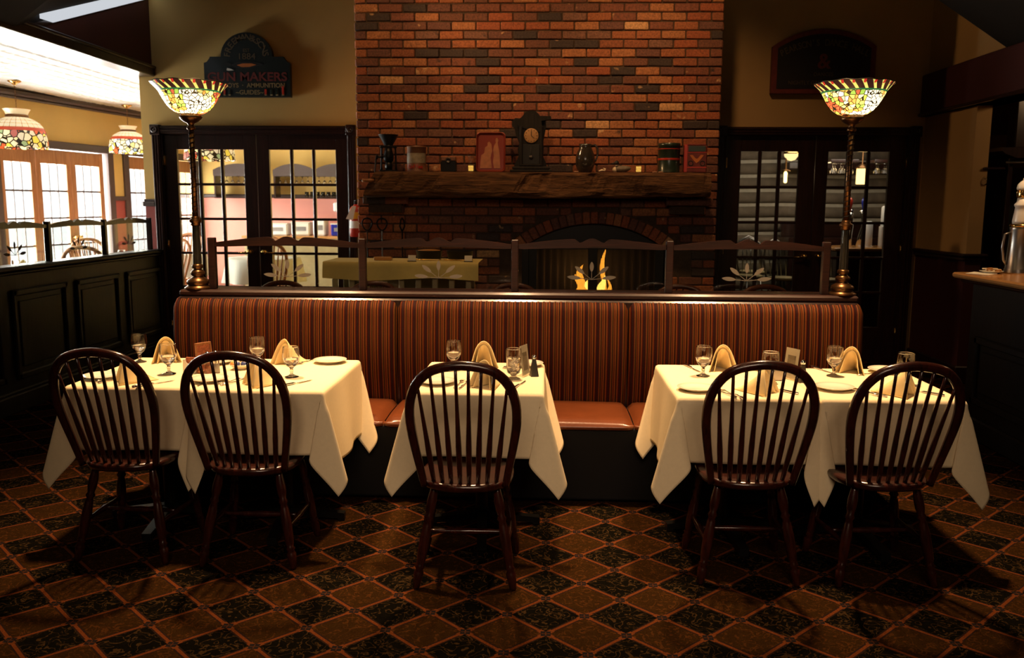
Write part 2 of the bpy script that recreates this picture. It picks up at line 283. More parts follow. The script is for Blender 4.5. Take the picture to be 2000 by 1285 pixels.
MT = dict(
    dark=wood('dark_mahogany', (.012, .005, .004), (.035, .012, .009), .32, .5, 'Z', 6, .05),
    darkx=wood('dark_mahogany_rail', (.014, .006, .005), (.045, .015, .010), .45, .12, 'X', 6, .05),
    chair=wood('cherry_lacquer', (.012, .003, .002), (.042, .008, .0045), .26, .6, 'Z', 7, .02),
    chair_brown=wood('worn_cherry', (.07, .020, .010), (.17, .050, .022), .35, .4, 'Z', 7, .02),
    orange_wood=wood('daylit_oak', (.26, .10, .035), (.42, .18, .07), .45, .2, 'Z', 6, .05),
    clock_wood=wood('ebonised_wood', (.006, .005, .004), (.016, .012, .010), .7, 0, 'Z', 6, .1),
    panelling=wood('black_stained_oak', (.0035, .003, .003), (.009, .0075, .007), .5, .05, 'Z', 6, .12),
    beam=wood('rough_hewn_timber', (.030, .014, .006), (.19, .085, .032), .85, 0, 'X', 10, 1.0),
    brick=brick_mat('old_brick'),
    mortar=simple('mortar', (.075, .045, .026), .95, noise=.3, scale=30, bump=.6, bscale=120),
    yellow=simple('ochre_plaster', (.60, .39, .12), .8, noise=.05, scale=3, bump=.08, bscale=150),
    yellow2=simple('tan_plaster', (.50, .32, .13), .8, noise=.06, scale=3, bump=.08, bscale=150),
    red=simple('oxblood_wainscot', (.27, .042, .032), .6, noise=.06, scale=4),
    maroon=simple('maroon_soffit', (.060, .010, .008), .6, noise=.1, scale=4),
    black_ceil=simple('black_ceiling', (.012, .010, .008), .9, noise=.2, scale=4),
    white_ceil=tin_mat(), crown=simple('brown_crown', (.050, .028, .024), .5),
    carpet=carpet_mat(), stripe=stripe_mat(),
    vinyl=simple('russet_vinyl', (.125, .033, .009), .33, noise=.12, scale=8, bump=.08, bscale=60, coat=.2),
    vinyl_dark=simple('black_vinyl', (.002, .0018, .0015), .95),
    cloth=simple('cream_linen', (.80, .68, .44), .9, noise=.03, scale=60, bump=.12, bscale=500),
    cloth2=simple('white_linen', (.85, .83, .78), .9, noise=.03, scale=60),
    napkin=simple('yellow_linen', (.86, .68, .34), .85, bump=.10, bscale=600),
    china=simple('white_china', (.80, .74, .60), .12, coat=.6),
    ceramic=simple('white_ceramic', (.78, .74, .66), .3, coat=.3),
    steel=simple('polished_steel', (.75, .72, .68), .15, metal=1),
    chrome=simple('chrome', (.8, .8, .8), .06, metal=1),
    pewter=simple('pewter', (.42, .40, .38), .32, metal=1, noise=.1, scale=10),
    brass=simple('brass', (.80, .52, .18), .18, metal=1),
    bronze=simple('aged_bronze', (.17, .085, .035), .32, metal=.9, noise=.25, scale=25),
    bronze_dark=simple('verdigris_iron', (.045, .042, .032), .4, metal=.6, noise=.3, scale=25),
    iron=simple('black_iron', (.012, .011, .010), .38, metal=.6),
    black=simple('matt_black', (.008, .008, .008), .6),
    glass=thin_glass('pane_glass', (.97, .98, .97), 1.45), screen_glass=thin_glass('screen_glass', (.92, .93, .90), 1.5),
    etched=simple('etched_glass', (.22, .20, .17), .8, bump=.3, bscale=400),
    goblet=simple('clear_goblet_glass', (1, 1, 1), 0.0, trans=1), water=simple('water', (1, 1, 1), 0, trans=1),
    ice=simple('ice', (.95, .97, 1), .12, trans=1),
    paper=simple('card_paper', (.80, .74, .60), .7), white=simple('white_paint', (.8, .8, .8), .5),
    packets=simple('sugar_packets', (.40, .12, .05), .7, noise=.5, scale=90),
    acrylic=thin_glass('clear_acrylic', (.96, .96, .93), 1.4),
    fire=emis('flame', (1.0, .33, .03), 3.0), fire2=emis('flame_core', (1.0, .58, .10), 4.0), bulb=emis('warm_bulb', (1.0, .75, .40), 14),
    soft=emis('lit_diffuser', (.80, .84, .90), .75),
    orange_paint=simple('orange_paint', (.55, .16, .03), .5), red_paint=simple('red_enamel', (.50, .035, .015), .35, coat=.4),
    red_dark=simple('worn_red_paint', (.16, .025, .018), .5, noise=.3, scale=20), gold=simple('gold_lettering', (.30, .21, .09), .6),
    dim_gold=simple('faded_gold_lettering', (.11, .075, .035), .7),
    sign_green=simple('sign_black_green', (.006, .010, .008), .45, coat=.15), sign_blue=simple('sign_dark', (.010, .008, .008), .6),
    stone=simple('brown_stoneware', (.035, .028, .022), .12, coat=.8, noise=.3, scale=12),
    green_tin=simple('green_tin', (.022, .036, .022), .3, metal=.2, coat=.5, noise=.4, scale=18),
    coffee_tin=simple('rusty_tin', (.20, .09, .045), .45, metal=.2, noise=.35, scale=18),
    tin_label=simple('faded_label', (.30, .25, .17), .5, noise=.3, scale=30),
    yellow_table=simple('pale_yellow_linen', (.80, .62, .20), .9, noise=.06, scale=20), pale_wood=simple('pale_wood', (.46, .36, .19), .6, noise=.1, scale=20),
    food=simple('browned_food', (.45, .20, .05), .7, noise=.5, scale=60, bump=.5, bscale=80),
    log=simple('weathered_log', (.16, .125, .09), .9, noise=.35, scale=5, bump=.5, bscale=40), chink=simple('pale_chinking', (.46, .42, .34), .95, noise=.1, scale=20),
    bar_top=simple('honey_bar_top', (.50, .24, .08), .25, coat=.5, noise=.15, scale=6), blue=simple('cobalt', (.02, .03, .30), .15, coat=.5),
    peach=simple('peach_plaster', (.55, .32, .20), .8), clock_face=simple('aged_dial', (.45, .24, .09), .5, noise=.15, scale=20),
    tray=simple('tin_tray', (.24, .035, .018), .35, metal=.3, coat=.4), tray2=simple('tray_print', (.40, .15, .06), .4, noise=.25, scale=25),
    duckbody=simple('carved_duck_body', (.16, .13, .09), .6, noise=.3, scale=40), cream=simple('cream_paint', (.75, .62, .42), .5), pink=simple('pink_wainscot', (.62, .24, .19), .7),
    oil=simple('golden_oil', (1.0, .70, .22), 0.05, trans=1, emit=(1, .62, .15), es=.35),
    mesh_curtain=None, pewter_dark=simple('dark_pewter', (.10, .09, .08), .4, metal=.8), orange_lid=simple('creamer_lid', (.75, .30, .07), .4), blue_lid=simple('blue_creamer_lid', (.05, .07, .22), .4),
)
def mesh_curtain():
    m, N, L = newmat('fire_mesh'); b = N['Principled BSDF']; out = N['Material Output']
    b.inputs['Base Color'].default_value = (.03, .017, .009, 1); b.inputs['Metallic'].default_value = .6; b.inputs['Roughness'].default_value = .5
    tc = N.new('ShaderNodeTexCoord'); sp = N.new('ShaderNodeSeparateXYZ'); L.new(tc.outputs['Object'], sp.inputs[0])
    def fr(o):
        a = N.new('ShaderNodeMath'); a.operation = 'MULTIPLY'; a.inputs[1].default_value = 85; L.new(o, a.inputs[0])
        f = N.new('ShaderNodeMath'); f.operation = 'FRACT'; L.new(a.outputs[0], f.inputs[0])
        g = N.new('ShaderNodeMath'); g.operation = 'LESS_THAN'; g.inputs[1].default_value = .30; L.new(f.outputs[0], g.inputs[0]); return g.outputs[0]
    mx = N.new('ShaderNodeMath'); mx.operation = 'MAXIMUM'; L.new(fr(sp.outputs[0]), mx.inputs[0]); L.new(fr(sp.outputs[2]), mx.inputs[1])
    t = N.new('ShaderNodeBsdfTransparent'); ms = N.new('ShaderNodeMixShader')
    L.new(mx.outputs[0], ms.inputs[0]); L.new(t.outputs[0], ms.inputs[1]); L.new(b.outputs[0], ms.inputs[2]); L.new(ms.outputs[0], out.inputs['Surface'])
    return m
MT['mesh_curtain'] = mesh_curtain()

# ------------------------------------------------------------------ mesh building helpers
class MB:
    def __init__(s, xf=None): s.v = []; s.f = []; s.sm = []; s.xf = xf
    def add(s, vs, fs, smooth=False, xf=None):
        n = len(s.v); x = xf or s.xf
        s.v += [tuple(x @ Vector(v)) for v in vs] if x else [tuple(v) for v in vs]
        s.f += [tuple(i+n for i in f) for f in fs]; s.sm += [smooth]*len(fs); return s
    def box(s, x0, x1, y0, y1, z0, z1, xf=None):
        return s.add([(x0, y0, z0), (x1, y0, z0), (x1, y1, z0), (x0, y1, z0), (x0, y0, z1), (x1, y0, z1), (x1, y1, z1), (x0, y1, z1)],
                     [(0, 3, 2, 1), (4, 5, 6, 7), (0, 1, 5, 4), (1, 2, 6, 5), (2, 3, 7, 6), (3, 0, 4, 7)], xf=xf)
    def cbox(s, x0, x1, y0, y1, z0, z1, c=.004, xf=None):
        c = min(c, (x1-x0)*.45, (y1-y0)*.45, (z1-z0)*.45)
        vs = []; X, Y, Z = (x0, x1), (y0, y1), (z0, z1)
        for i in (0, 1):
            for j in (0, 1):
                for k in (0, 1):
                    sx, sy, sz = (1-2*i)*c, (1-2*j)*c, (1-2*k)*c
                    vs += [(X[i], Y[j]+sy, Z[k]+sz), (X[i]+sx, Y[j], Z[k]+sz), (X[i]+sx, Y[j]+sy, Z[k])]
        I = lambda i, j, k, a: (i*4+j*2+k)*3+a
        F = []
        for t in (0, 1):
            F.append((I(t, 0, 0, 0), I(t, 1, 0, 0), I(t, 1, 1, 0), I(t, 0, 1, 0)))
            F.append((I(0, t, 0, 1), I(1, t, 0, 1), I(1, t, 1, 1), I(0, t, 1, 1)))
            F.append((I(0, 0, t, 2), I(1, 0, t, 2), I(1, 1, t, 2), I(0, 1, t, 2)))
        for a in (0, 1):
            for b in (0, 1):
                F.append((I(0, a, b, 1), I(1, a, b, 1), I(1, a, b, 2), I(0, a, b, 2)))
                F.append((I(a, 0, b, 0), I(a, 1, b, 0), I(a, 1, b, 2), I(a, 0, b, 2)))
                F.append((I(a, b, 0, 0), I(a, b, 1, 0), I(a, b, 1, 1), I(a, b, 0, 1)))
        for i in (0, 1):
            for j in (0, 1):
                for k in (0, 1): F.append((I(i, j, k, 0), I(i, j, k, 1), I(i, j, k, 2)))
        return s.add(vs, F, xf=xf)
    def lathe(s, prof, n=24, loc=(0, 0, 0), xf=None, smooth=True, ax=1.0):
        vs, fs = [], []
        for r, z in prof:
            for i in range(n):
                a = 2*pi*i/n; vs.append((loc[0]+r*cos(a), loc[1]+r*sin(a)*ax, loc[2]+z))
        for k in range(len(prof)-1):
            for i in range(n):
                j = (i+1) % n; fs.append((k*n+i, k*n+j, (k+1)*n+j, (k+1)*n+i))
        m = len(vs)
        if prof[0][0] > 1e-5: fs.append(tuple(range(n-1, -1, -1)))
        if prof[-1][0] > 1e-5: fs.append(tuple((len(prof)-1)*n+i for i in range(n)))
        return s.add(vs, fs, smooth, xf)
    def openlathe(s, prof, n=24, loc=(0, 0, 0), xf=None):
        vs, fs = [], []
        for r, z in prof:
            for i in range(n):
                a = 2*pi*i/n; vs.append((loc[0]+r*cos(a), loc[1]+r*sin(a), loc[2]+z))
        for k in range(len(prof)-1):
            for i in range(n):
                j = (i+1) % n; fs.append((k*n+i, k*n+j, (k+1)*n+j, (k+1)*n+i))
        return s.add(vs, fs, True, xf)
    def tube(s, pts, rad, n=8, closed=False, xf=None, smooth=True):
        P = [Vector(p) for p in pts]; m = len(P)
        if not hasattr(rad, '__len__'): rad = [rad]*m
        vs, fs = [], []; T0 = None; Nn = None
        for k in range(m):
            if closed: t = P[(k+1) % m]-P[k-1]
            else: t = P[min(k+1, m-1)]-P[max(k-1, 0)]
            t.normalize()
            if Nn is None:
                a = Vector((0, 0, 1)) if abs(t.z) < .9 else Vector((1, 0, 0))
                Nn = t.cross(a).normalized()
            else:
                Nn = (Nn - t*Nn.dot(t)).normalized()
            B = t.cross(Nn)
            for i in range(n):
                a = 2*pi*i/n; vs.append(P[k]+(Nn*cos(a)+B*sin(a))*rad[k])
        for k in range(m if closed else m-1):
            for i in range(n):
                j = (i+1) % n; k2 = (k+1) % m; fs.append((k*n+i, k*n+j, k2*n+j, k2*n+i))
        if not closed: fs.append(tuple(range(n-1, -1, -1))); fs.append(tuple((m-1)*n+i for i in range(n)))
        return s.add(vs, fs, smooth, xf)
    def turned(s, p0, p1, prof, n=12):
        """lathe between two points; prof = (radius, t 0..1)"""
        a, b = Vector(p0), Vector(p1); d = b-a; q = d.to_track_quat('Z', 'Y').to_matrix().to_4x4(); q.translation = a
        return s.lathe([(r, t*d.length) for r, t in prof], n, xf=(s.xf @ q if s.xf else q))
    def prism(s, outline, y0, y1, xf=None, axis='Y'):
        """outline in (x,z), extruded along y"""
        n = len(outline)
        if axis == 'Y': vs = [(x, y0, z) for x, z in outline]+[(x, y1, z) for x, z in outline]
        elif axis == 'X': vs = [(y0, x, z) for x, z in outline]+[(y1, x, z) for x, z in outline]
        else: vs = [(x, z, y0) for x, z in outline]+[(x, z, y1) for x, z in outline]
        fs = [tuple(range(n)), tuple(range(2*n-1, n-1, -1))]+[(i, i+n, (i+1) % n+n, (i+1) % n) for i in range(n)]
        return s.add(vs, fs, xf=xf)
    def grid(s, fn, nu, nv, smooth=True, xf=None):
        vs = [fn(i/nu, j/nv) for j in range(nv+1) for i in range(nu+1)]
        fs = [(j*(nu+1)+i, j*(nu+1)+i+1, (j+1)*(nu+1)+i+1, (j+1)*(nu+1)+i) for j in range(nv) for i in range(nu)]
        return s.add(vs, fs, smooth, xf)
    def mesh(s, name, mat):
        me = bpy.data.meshes.new(name); me.from_pydata(s.v, [], s.f); me.update()
        import bmesh
        bm = bmesh.new(); bm.from_mesh(me); bmesh.ops.recalc_face_normals(bm, faces=bm.faces); bm.to_mesh(me); bm.free()
        me.polygons.foreach_set('use_smooth', s.sm); me.materials.append(mat); return me
    def build(s, name, mat, parent=None, **props):
        o = bpy.data.objects.new(name, s.mesh(name, mat)); COL.objects.link(o)
        if parent: o.parent = parent
        for k, v in props.items(): o[k] = v
        return o
def place(name, me, parent=None, loc=(0, 0, 0), rot=(0, 0, 0), scale=None):
    o = bpy.data.objects.new(name, me); COL.objects.link(o); o.parent = parent; o.location = loc; o.rotation_euler = rot
    if scale: o.scale = scale
    return o
def thing(name, label, cat, loc=(0, 0, 0), rz=0, group=None, rx=0, ry=0):
    o = bpy.data.objects.new(name, None); COL.objects.link(o); o.location = loc; o.rotation_euler = (rx, ry, rz)
    o['label'] = label; o['category'] = cat
    if group: o['group'] = group
    o.empty_display_size = .05
    return o
def tag(o, label, cat, group=None):
    o['label'] = label; o['category'] = cat
    if group: o['group'] = group
    return o
def struct(name, mb, mat, parent=None, **p):
    o = mb.build(name, mat, parent)
    if not parent: o['kind'] = 'structure'
    for k, v in p.items(): o[k] = v
    return o
def dup(root, loc, rz=None, label=None, group=None, scale=None):
    def cp(o, par):
        c = o.copy(); COL.objects.link(c)
        if par: c.parent = par
        for ch in kids[o.name]: cp(ch, c)
        return c
    kids = {}
    def scan(o):
        kids[o.name] = [x for x in CH.get(o.name, [])]
        for x in kids[o.name]: scan(x)
    global CH
    CH = {}
    for o in COL.objects:
        if o.parent: CH.setdefault(o.parent.name, []).append(o)
    scan(root); c = cp(root, None); c.location = loc
    if rz is not None: c.rotation_euler = (c.rotation_euler[0], c.rotation_euler[1], rz)
    if label: c['label'] = label
    if group: c['group'] = group
    if scale: c.scale = (scale,)*3
    return c
def text(body, size, loc, mat, parent, name='lettering', rot=(pi/2, 0, 0), ext=.001, sx=1.0, bold=.0, align='CENTER'):
    cu = bpy.data.curves.new(name, 'FONT'); cu.body = body; cu.size = size; cu.extrude = ext; cu.offset = bold
    cu.align_x = align; cu.align_y = 'CENTER'; cu.materials.append(mat); cu.resolution_u = 4
    o = bpy.data.objects.new(name, cu); COL.objects.link(o); o.parent = parent; o.location = loc; o.rotation_euler = rot; o.scale = (sx, 1, 1)
    return o

# ------------------------------------------------------------------ the setting
struct('floor', MB().box(-4.17, 7.6, -3.6, 14.8, -.12, 0), MT['carpet'])
struct('floor_left', MB().box(-9.0, -4.17, -3.6, 14.8, -.12, .15).box(-4.17, -1.66, 9.12, 14.8, .0, .15), simple('side_room_floor', (.20, .12, .06), .5, noise=.2))
def wall(name, mat, *boxes, parent=None):
    mb = MB()
    for b in boxes: mb.box(*b)
    return struct(name, mb, mat, parent)
# back wall, left part: ochre above, oxblood below the chair rail
wall('wall_back_left', MT['yellow'], (-4.17, -4.05, 9.0, 9.12, 1.60, 3.95), (-4.05, -3.96, 9.0, 9.12, 0, 3.95), (-3.96, -2.01, 9.0, 9.12, 2.31, 3.95), (-2.01, -1.6, 9.0, 9.12, 0, 3.95))
wall('wall_back_left_wainscot', MT['red'], (-4.17, -4.05, 8.995, 9.12, 0, 1.56))
struct('trim_1', MB().cbox(-4.19, -4.055, 8.96, 9.13, 1.55, 1.60, .01).cbox(-4.18, -4.055, 8.975, 9.125, 1.60, 1.625, .008), MT['crown'])
wall('wall_back_right', MT['yellow2'], (1.45, 1.79, 9.0, 9.12, 0, 5.4), (1.79, 3.60, 9.0, 9.12, 2.31, 5.4), (3.60, 3.76, 9.0, 9.12, 0, 5.4), (-1.6, 1.45, 9.0, 9.12, 0, 5.4), (-4.17, -1.6, 9.0, 9.12, 3.95, 5.4))
wall('wall_right', MT['yellow2'], (3.75, 3.88, 7.95, 9.12, 1.17, 5.2), (3.75, 3.88, -3.6, 7.95, 2.87, 5.2))
wall('wall_right_wainscot', MT['maroon'], (3.745, 3.885, 7.945, 9.0, .16, 1.12))
struct('trim_2', MB().cbox(3.715, 3.915, 7.915, 8.99, 1.115, 1.15, .01).cbox(3.70, 3.93, 7.90, 8.99, 1.15, 1.18, .012), MT['dark'])
struct('baseboard_right', MB().cbox(3.72, 3.90, 7.92, 8.99, 0, .16, .01), MT['dark'])
struct('trim_3', MB().cbox(3.68, 3.95, -3.5, 8.98, 2.47, 2.87, .01), MT['maroon'])
struct('trim_4', MB().cbox(3.66, 3.97, -3.5, 8.98, 2.47, 2.50, .008), MT['dark'])
# header between dining room and side room, with its dark lower moulding and pale soffit edge
wall('wall_left_header', MT['maroon'], (-4.17, -4.03, -3.6, 9.0, 2.93, 5.2))
struct('trim_5', MB().cbox(-4.19, -4.0, -3.6, 9.0, 2.86, 2.94, .008).cbox(-4.17, -3.985, -3.6, 9.0, 2.935, 2.965, .008), MT['dark'])
struct('trim_6', MB().cbox(-4.42, -4.19, -3.6, 14.6, 2.865, 2.92, .01), MT['white_ceil'])
wall('wall_behind', MT['yellow2'], (-9.0, 7.6, -3.72, -3.6, -.12, 5.2))
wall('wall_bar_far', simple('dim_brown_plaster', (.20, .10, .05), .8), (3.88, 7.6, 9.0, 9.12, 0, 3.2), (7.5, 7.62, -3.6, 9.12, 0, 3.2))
# dining-room ceiling: dark coves rising towards the gable wall, flat centre
def zc_l(y): return 2.87+max(0, y-6.62)*.328
def zc_r(y): return 2.87+max(0, y-7.5)*.494
cm = MB()
ys = [-3.6, 0, 3, 5, 6.62, 7.5, 8.2, 9.05]
def strip(xw, sgn, zf, rise):
    vs = []; fs = []
    for y in ys:
        z = zf(y); x2 = xw+sgn*2.6; vs += [(xw, y, z), (x2, y, z+rise), (xw, y, z+.06), (x2, y, z+rise+.06)]
    for i in range(len(ys)-1):
        a = i*4; fs += [(a, a+1, a+5, a+4), (a+2, a+6, a+7, a+3)]
    cm.add(vs, fs)
strip(-4.03, 1, zc_l, 1.82); strip(3.75, -1, zc_r, 1.7)
cm.box(-1.6, 1.3, -3.6, 9.1, 5.35, 5.45).box(-4.1, -1.4, -3.6, 9.1, 5.4, 5.5).box(1.1, 3.8, -3.6, 9.1, 5.4, 5.5)
struct('ceiling', cm, MT['black_ceil'])
wall('ceiling_bar', MT['black_ceil'], (3.88, 7.6, -3.6, 9.12, 3.0, 3.1))
wall('ceiling_pub', MT['black_ceil'], (-1.7, 7.6, 9.12, 13.2, 2.75, 2.85))
wall('ceiling_left', simple('tin_joint', (.16, .15, .12), .8), (-9.0, -4.17, -3.6, 14.8, 2.93, 3.05), (-4.17, -1.6, 9.12, 14.8, 2.93, 3.05))
ceil_left = bpy.data.objects['ceiling_left']
tile = MB().add([(-.094, -.091, 0), (.094, -.091, 0), (.094, .091, 0), (-.094, .091, 0), (-.07, -.07, -.012), (.07, -.07, -.012), (.07, .07, -.012), (-.07, .07, -.012),
                 (-.04, -.04, -.004), (.04, -.04, -.004), (.04, .04, -.004), (-.04, .04, -.004)],
                [(0, 4, 5, 1), (1, 5, 6, 2), (2, 6, 7, 3), (3, 7, 4, 0), (4, 8, 9, 5), (5, 9, 10, 6), (6, 10, 11, 7), (7, 11, 8, 4), (8, 11, 10, 9)])
tme = tile.mesh('ceiling_tile', MT['white_ceil']); cnt = 0; rest = MB()
for j in range(91):
    for i in range(9):
        x, y = -4.54-i*.2, (6.7+j*.2 if j < 40 else 6.5-(j-40)*.2)
        if cnt < 300 and j < 40: place('ceiling_tile', tme, ceil_left, (x, y, 2.925)); cnt += 1
        else: rest.add([(x+a, y+b, 2.925+c) for a, b, c in tile.v], tile.f)
o = rest.build('far_ceiling_tiles', MT['white_ceil'], ceil_left); o['kind'] = 'stuff'

# chimney breast above the mantel, brick by brick
BR_L, BR_H, PX, PZ = .207, .0655, .218, .0775
def brick_mesh(L, k):
    rnd = random.Random(k); mb = MB().cbox(-L/2, L/2, -.03, .03, -BR_H/2, BR_H/2, .006)
    mb.v = [(x+rnd.uniform(-.0025, .0025), y+rnd.uniform(-.0015, .0015), z+rnd.uniform(-.0022, .0022)) for x, y, z in mb.v]
    return mb
bfull = [brick_mesh(BR_L, k) for k in range(8)]; bhalf = [brick_mesh(BR_L/2-.006, 40+k) for k in range(5)]
mfull = [m.mesh('brick', MT['brick']) for m in bfull]; mhalf = [m.mesh('brick', MT['brick']) for m in bhalf]
X0 = -1.732
def row_bricks(k):
    """(x centre, half?) of one course"""
    if k % 2 == 0: return [(X0+PX*(i+.5), False) for i in range(15)]
    return [(X0+PX*.25, True)]+[(X0+PX*(i+1), False) for i in range(14)]+[(X0+PX*14.75, True)]
rb = random.Random(5)
def lay(parent, x, z, half, y=8.03, stuff=None, rot=0):
    yy = y+rb.uniform(-.005, .004); r = (rb.uniform(-.01, .01), rot+rb.uniform(-.012, .012), rb.uniform(-.008, .008))
    if stuff is not None:
        src = rb.choice(bhalf if half else bfull); stuff.add([(x+a, yy+b, z+c) for a, b, c in src.v], src.f); return
    place('brick', rb.choice(mhalf if half else mfull), parent, (x, yy, z), r)
chim = struct('wall_chimney', MB().box(-1.715, 1.52, 8.012, 9.02, 1.66, 5.4), MT['mortar'])
st = MB()
for k in range(-3, 45):
    z = 1.915+k*PZ
    for x, h in row_bricks(k):
        if k < 0: continue
        if 0 <= k <= 18: lay(chim, x, z, h)
        else: lay(chim, x, z, h, stuff=st)
for k in range(-21, 45):          # returns of the chimney
    z = 1.915+k*PZ
    for s, xs in ((-1, -1.702), (1, 1.508)):
        for j in range(4):
            src = rb.choice(bfull); y = 8.11+PX*j+(PX*.5 if k % 2 else 0)
            st.add([(xs+b*s*1.0, y+a, z+c) for a, b, c in src.v], src.f)
o = st.build('outer_bricks', MT['brick'], chim); o['kind'] = 'stuff'

# the fireplace below it
fp = thing('brick_fireplace', 'old brick fireplace with low arched opening and lit fire behind dark mesh', 'fireplace', (0, 0, 0))
AX, AZ, AR = .435, .372, 1.048; OX0, OX1 = -.22, 1.09
arch = [(AX+AR*sin(a), AZ+AR*cos(a)) for a in [R(-38.7+77.4*i/20) for i in range(21)]]
core = MB().box(-1.715, OX0, 8.012, 9.0, 0, 1.66).box(OX1, 1.52, 8.012, 9.0, 0, 1.66)
for (xa, za), (xb, zb) in zip(arch[:-1], arch[1:]):
    core.add([(xa, 8.012, za), (xb, 8.012, zb), (xb, 8.012, 1.66), (xa, 8.012, 1.66), (xa, 9, za), (xb, 9, zb), (xb, 9, 1.66), (xa, 9, 1.66)],
             [(0, 1, 2, 3), (4, 7, 6, 5), (0, 4, 5, 1)])
core.build('surround', MT['mortar'], fp)
MB().box(OX0-.1, OX1+.1, 8.75, 8.8, 0, 1.5).box(OX0-.02, OX0, 8.02, 8.8, 0, 1.25).box(OX1, OX1+.02, 8.02, 8.8, 0, 1.25).build('firebox', MT['black'], fp)
st = MB(); nb = 0
def clear(x, z, hw):
    for xx in (x-hw, x, x+hw):
        d = hypot(xx-AX, z-AZ)
        if OX0-.005 < xx < OX1+.005 and z < 1.2: return False
        if d < AR+.125 and z > AZ+.6 and abs(xx-AX) < .80: return False
    return True
for k in range(-24, 0):
    z = 1.915+k*PZ
    for x, h in row_bricks(k):
        vis = z > .80
        if clear(x, z, .05 if h else .1): lay(fp, x, z, h, stuff=None if vis else st)
        elif not h:
            for dx in (-.054, .054):
                if clear(x+dx, z, .045): lay(fp, x+dx, z, True, stuff=None if vis else st)
nA = 21
sold = MB().cbox(-.0325, .0325, -.03, .03, -.053, .053, .006).mesh('brick', MT['brick'])
for i in range(nA):
    a = R(-37.2+74.4*i/(nA-1)); place('brick', sold, fp, (AX+(AR+.056)*sin(a), 8.022+rb.uniform(-.004, .003), AZ+(AR+.056)*cos(a)), (0, a, 0))
for xs in (-1.62, 1.10):          # brick corbels carrying the mantel
    for k, (dy, n0) in enumerate(((.07, 0), (.14, 1))):
        for i in range(3 if k == 0 else 2):
            place('brick', mhalf[(i+k) % 5] if k == 0 else mfull[i], fp, (xs+.055+i*.11 if k == 0 else xs+.07+i*.20, 7.97-dy+.06, 1.545+k*.0775))
    MB().box(xs+.01, xs+.31, 7.90, 8.02, 1.515, 1.66).build('corbel_core', MT['mortar'], fp)
st2 = st.build('hidden_bricks', MT['brick'], fp); st2['kind'] = 'stuff'
# fire doors, mesh curtain and flames
fs = thing('fire_screen', 'black framed mesh fire screen in the arched opening', 'fire screen', (0, 0, 0))
fr = MB().cbox(-.16, -.08, 8.05, 8.08, 0, 1.2, .004).cbox(1.0, 1.08, 8.05, 8.08, 0, 1.2, .004).cbox(.39, .475, 8.045, 8.08, 0, 1.2, .004)
fr.prism([(OX0, 1.185)]+arch+[(OX1, 1.185)], 8.06, 8.075)
fr.cbox(OX0-.01, -.16, 8.06, 8.075, 0, 1.19, .002).build('frame', MT['iron'], fs)
for x0, x1 in ((-.08, .39), (.475, 1.0)):
    n = 24
    MB().grid(lambda u, v: (x0+(x1-x0)*u, 8.10+.012*sin(u*46), .02+1.17*v), 60, 1).build('mesh_curtain', MT['mesh_curtain'], fs)
lg = thing('fire_logs', 'charred logs burning low in the fireplace grate', 'firewood', (.42, 8.36, 0))
for i, (dx, dz, a) in enumerate(((-.02, .62, .1), (.05, .56, -.15), (0, .68, .3))):
    MB().tube([(-.33+dx, -.03*i, dz), (0, .02*i, dz+.01), (.33+dx, .02, dz+a*.1)], [.045, .05, .04], 9).build('log', simple('charred_log', (.05, .03, .02), .95, noise=.5) if i == 0 else bpy.data.materials['charred_log'], lg)
MB().box(-.3, .3, -.12, .1, 0, .50).build('grate', MT['iron'], lg)
fl = thing('fire', 'two orange flames licking up behind the fire mesh', 'fire', (0, 8.30, 0))
def flame(x, z0, h, w, seed, mat, nm='flame'):
    rr = random.Random(seed); ph = rr.uniform(0, 6); pts = []; rad = []
    for i in range(15):
        t = i/14; pts.append((x+.35*w*sin(ph+t*5.5)*(.3+t), .02*sin(3*t+ph), z0+h*t)); rad.append(max(.001, w*.5*(sin(pi*min(1, .18+t*.82))**.8)*(1-.35*t)*(1+.22*sin(9*t+ph))))
    MB().tube(pts, rad, 10).build(nm, mat, fl)
flame(.355, .70, .33, .10, 1, MT['fire']); flame(.31, .70, .24, .07, 2, MT['fire']); flame(.40, .70, .20, .05, 3, MT['fire2'])
flame(.555, .70, .50, .060, 4, MT['fire']); flame(.53, .70, .26, .075, 5, MT['fire2']); flame(.60, .70, .20, .05, 6, MT['fire'])
light('fire_glow', 'POINT', (.46, 8.22, .92), 7, (1, .42, .12), size=.08)

# door casings and glazed double doors
def casing(name, xa, xb, zt, mat):
    m = MB()
    for x0, x1 in ((xa, xa+.085), (xb-.085, xb)):
        m.cbox(x0, x1, 8.955, 9.0, 0, zt-.085, .006)
        for g in (.2, .5, .8): m.cbox(x0+(x1-x0)*g-.008, x0+(x1-x0)*g+.008, 8.945, 8.97, 0, zt-.085, .003)
        m.cbox(x0-.01, x1+.01, 8.935, 9.0, zt-.095, zt+.01, .006)
        m.lathe([(.036, 0), (.036, .012), (.026, .016), (.020, .008), (.010, .010), (.001, .016)], 16, xf=Matrix.Translation(((x0+x1)/2, 8.936, zt-.042)) @ Matrix.Rotation(pi/2, 4, 'X'))
    m.cbox(xa+.085, xb-.085, 8.955, 9.0, zt-.08, zt, .006)
    m.cbox(xa+.085, xb-.085, 8.945, 8.965, zt-.055, zt-.04, .003).cbox(xa+.085, xb-.085, 8.945, 8.965, zt-.028, zt-.013, .003)
    # jamb lining
    m.box(xa+.083, xa+.100, 8.98, 9.12, 0, zt-.075).box(xb-.100, xb-.083, 8.98, 9.12, 0, zt-.075).box(xa+.09, xb-.09, 8.98, 9.12, zt-.085, zt-.07)
    return struct(name, m, mat)
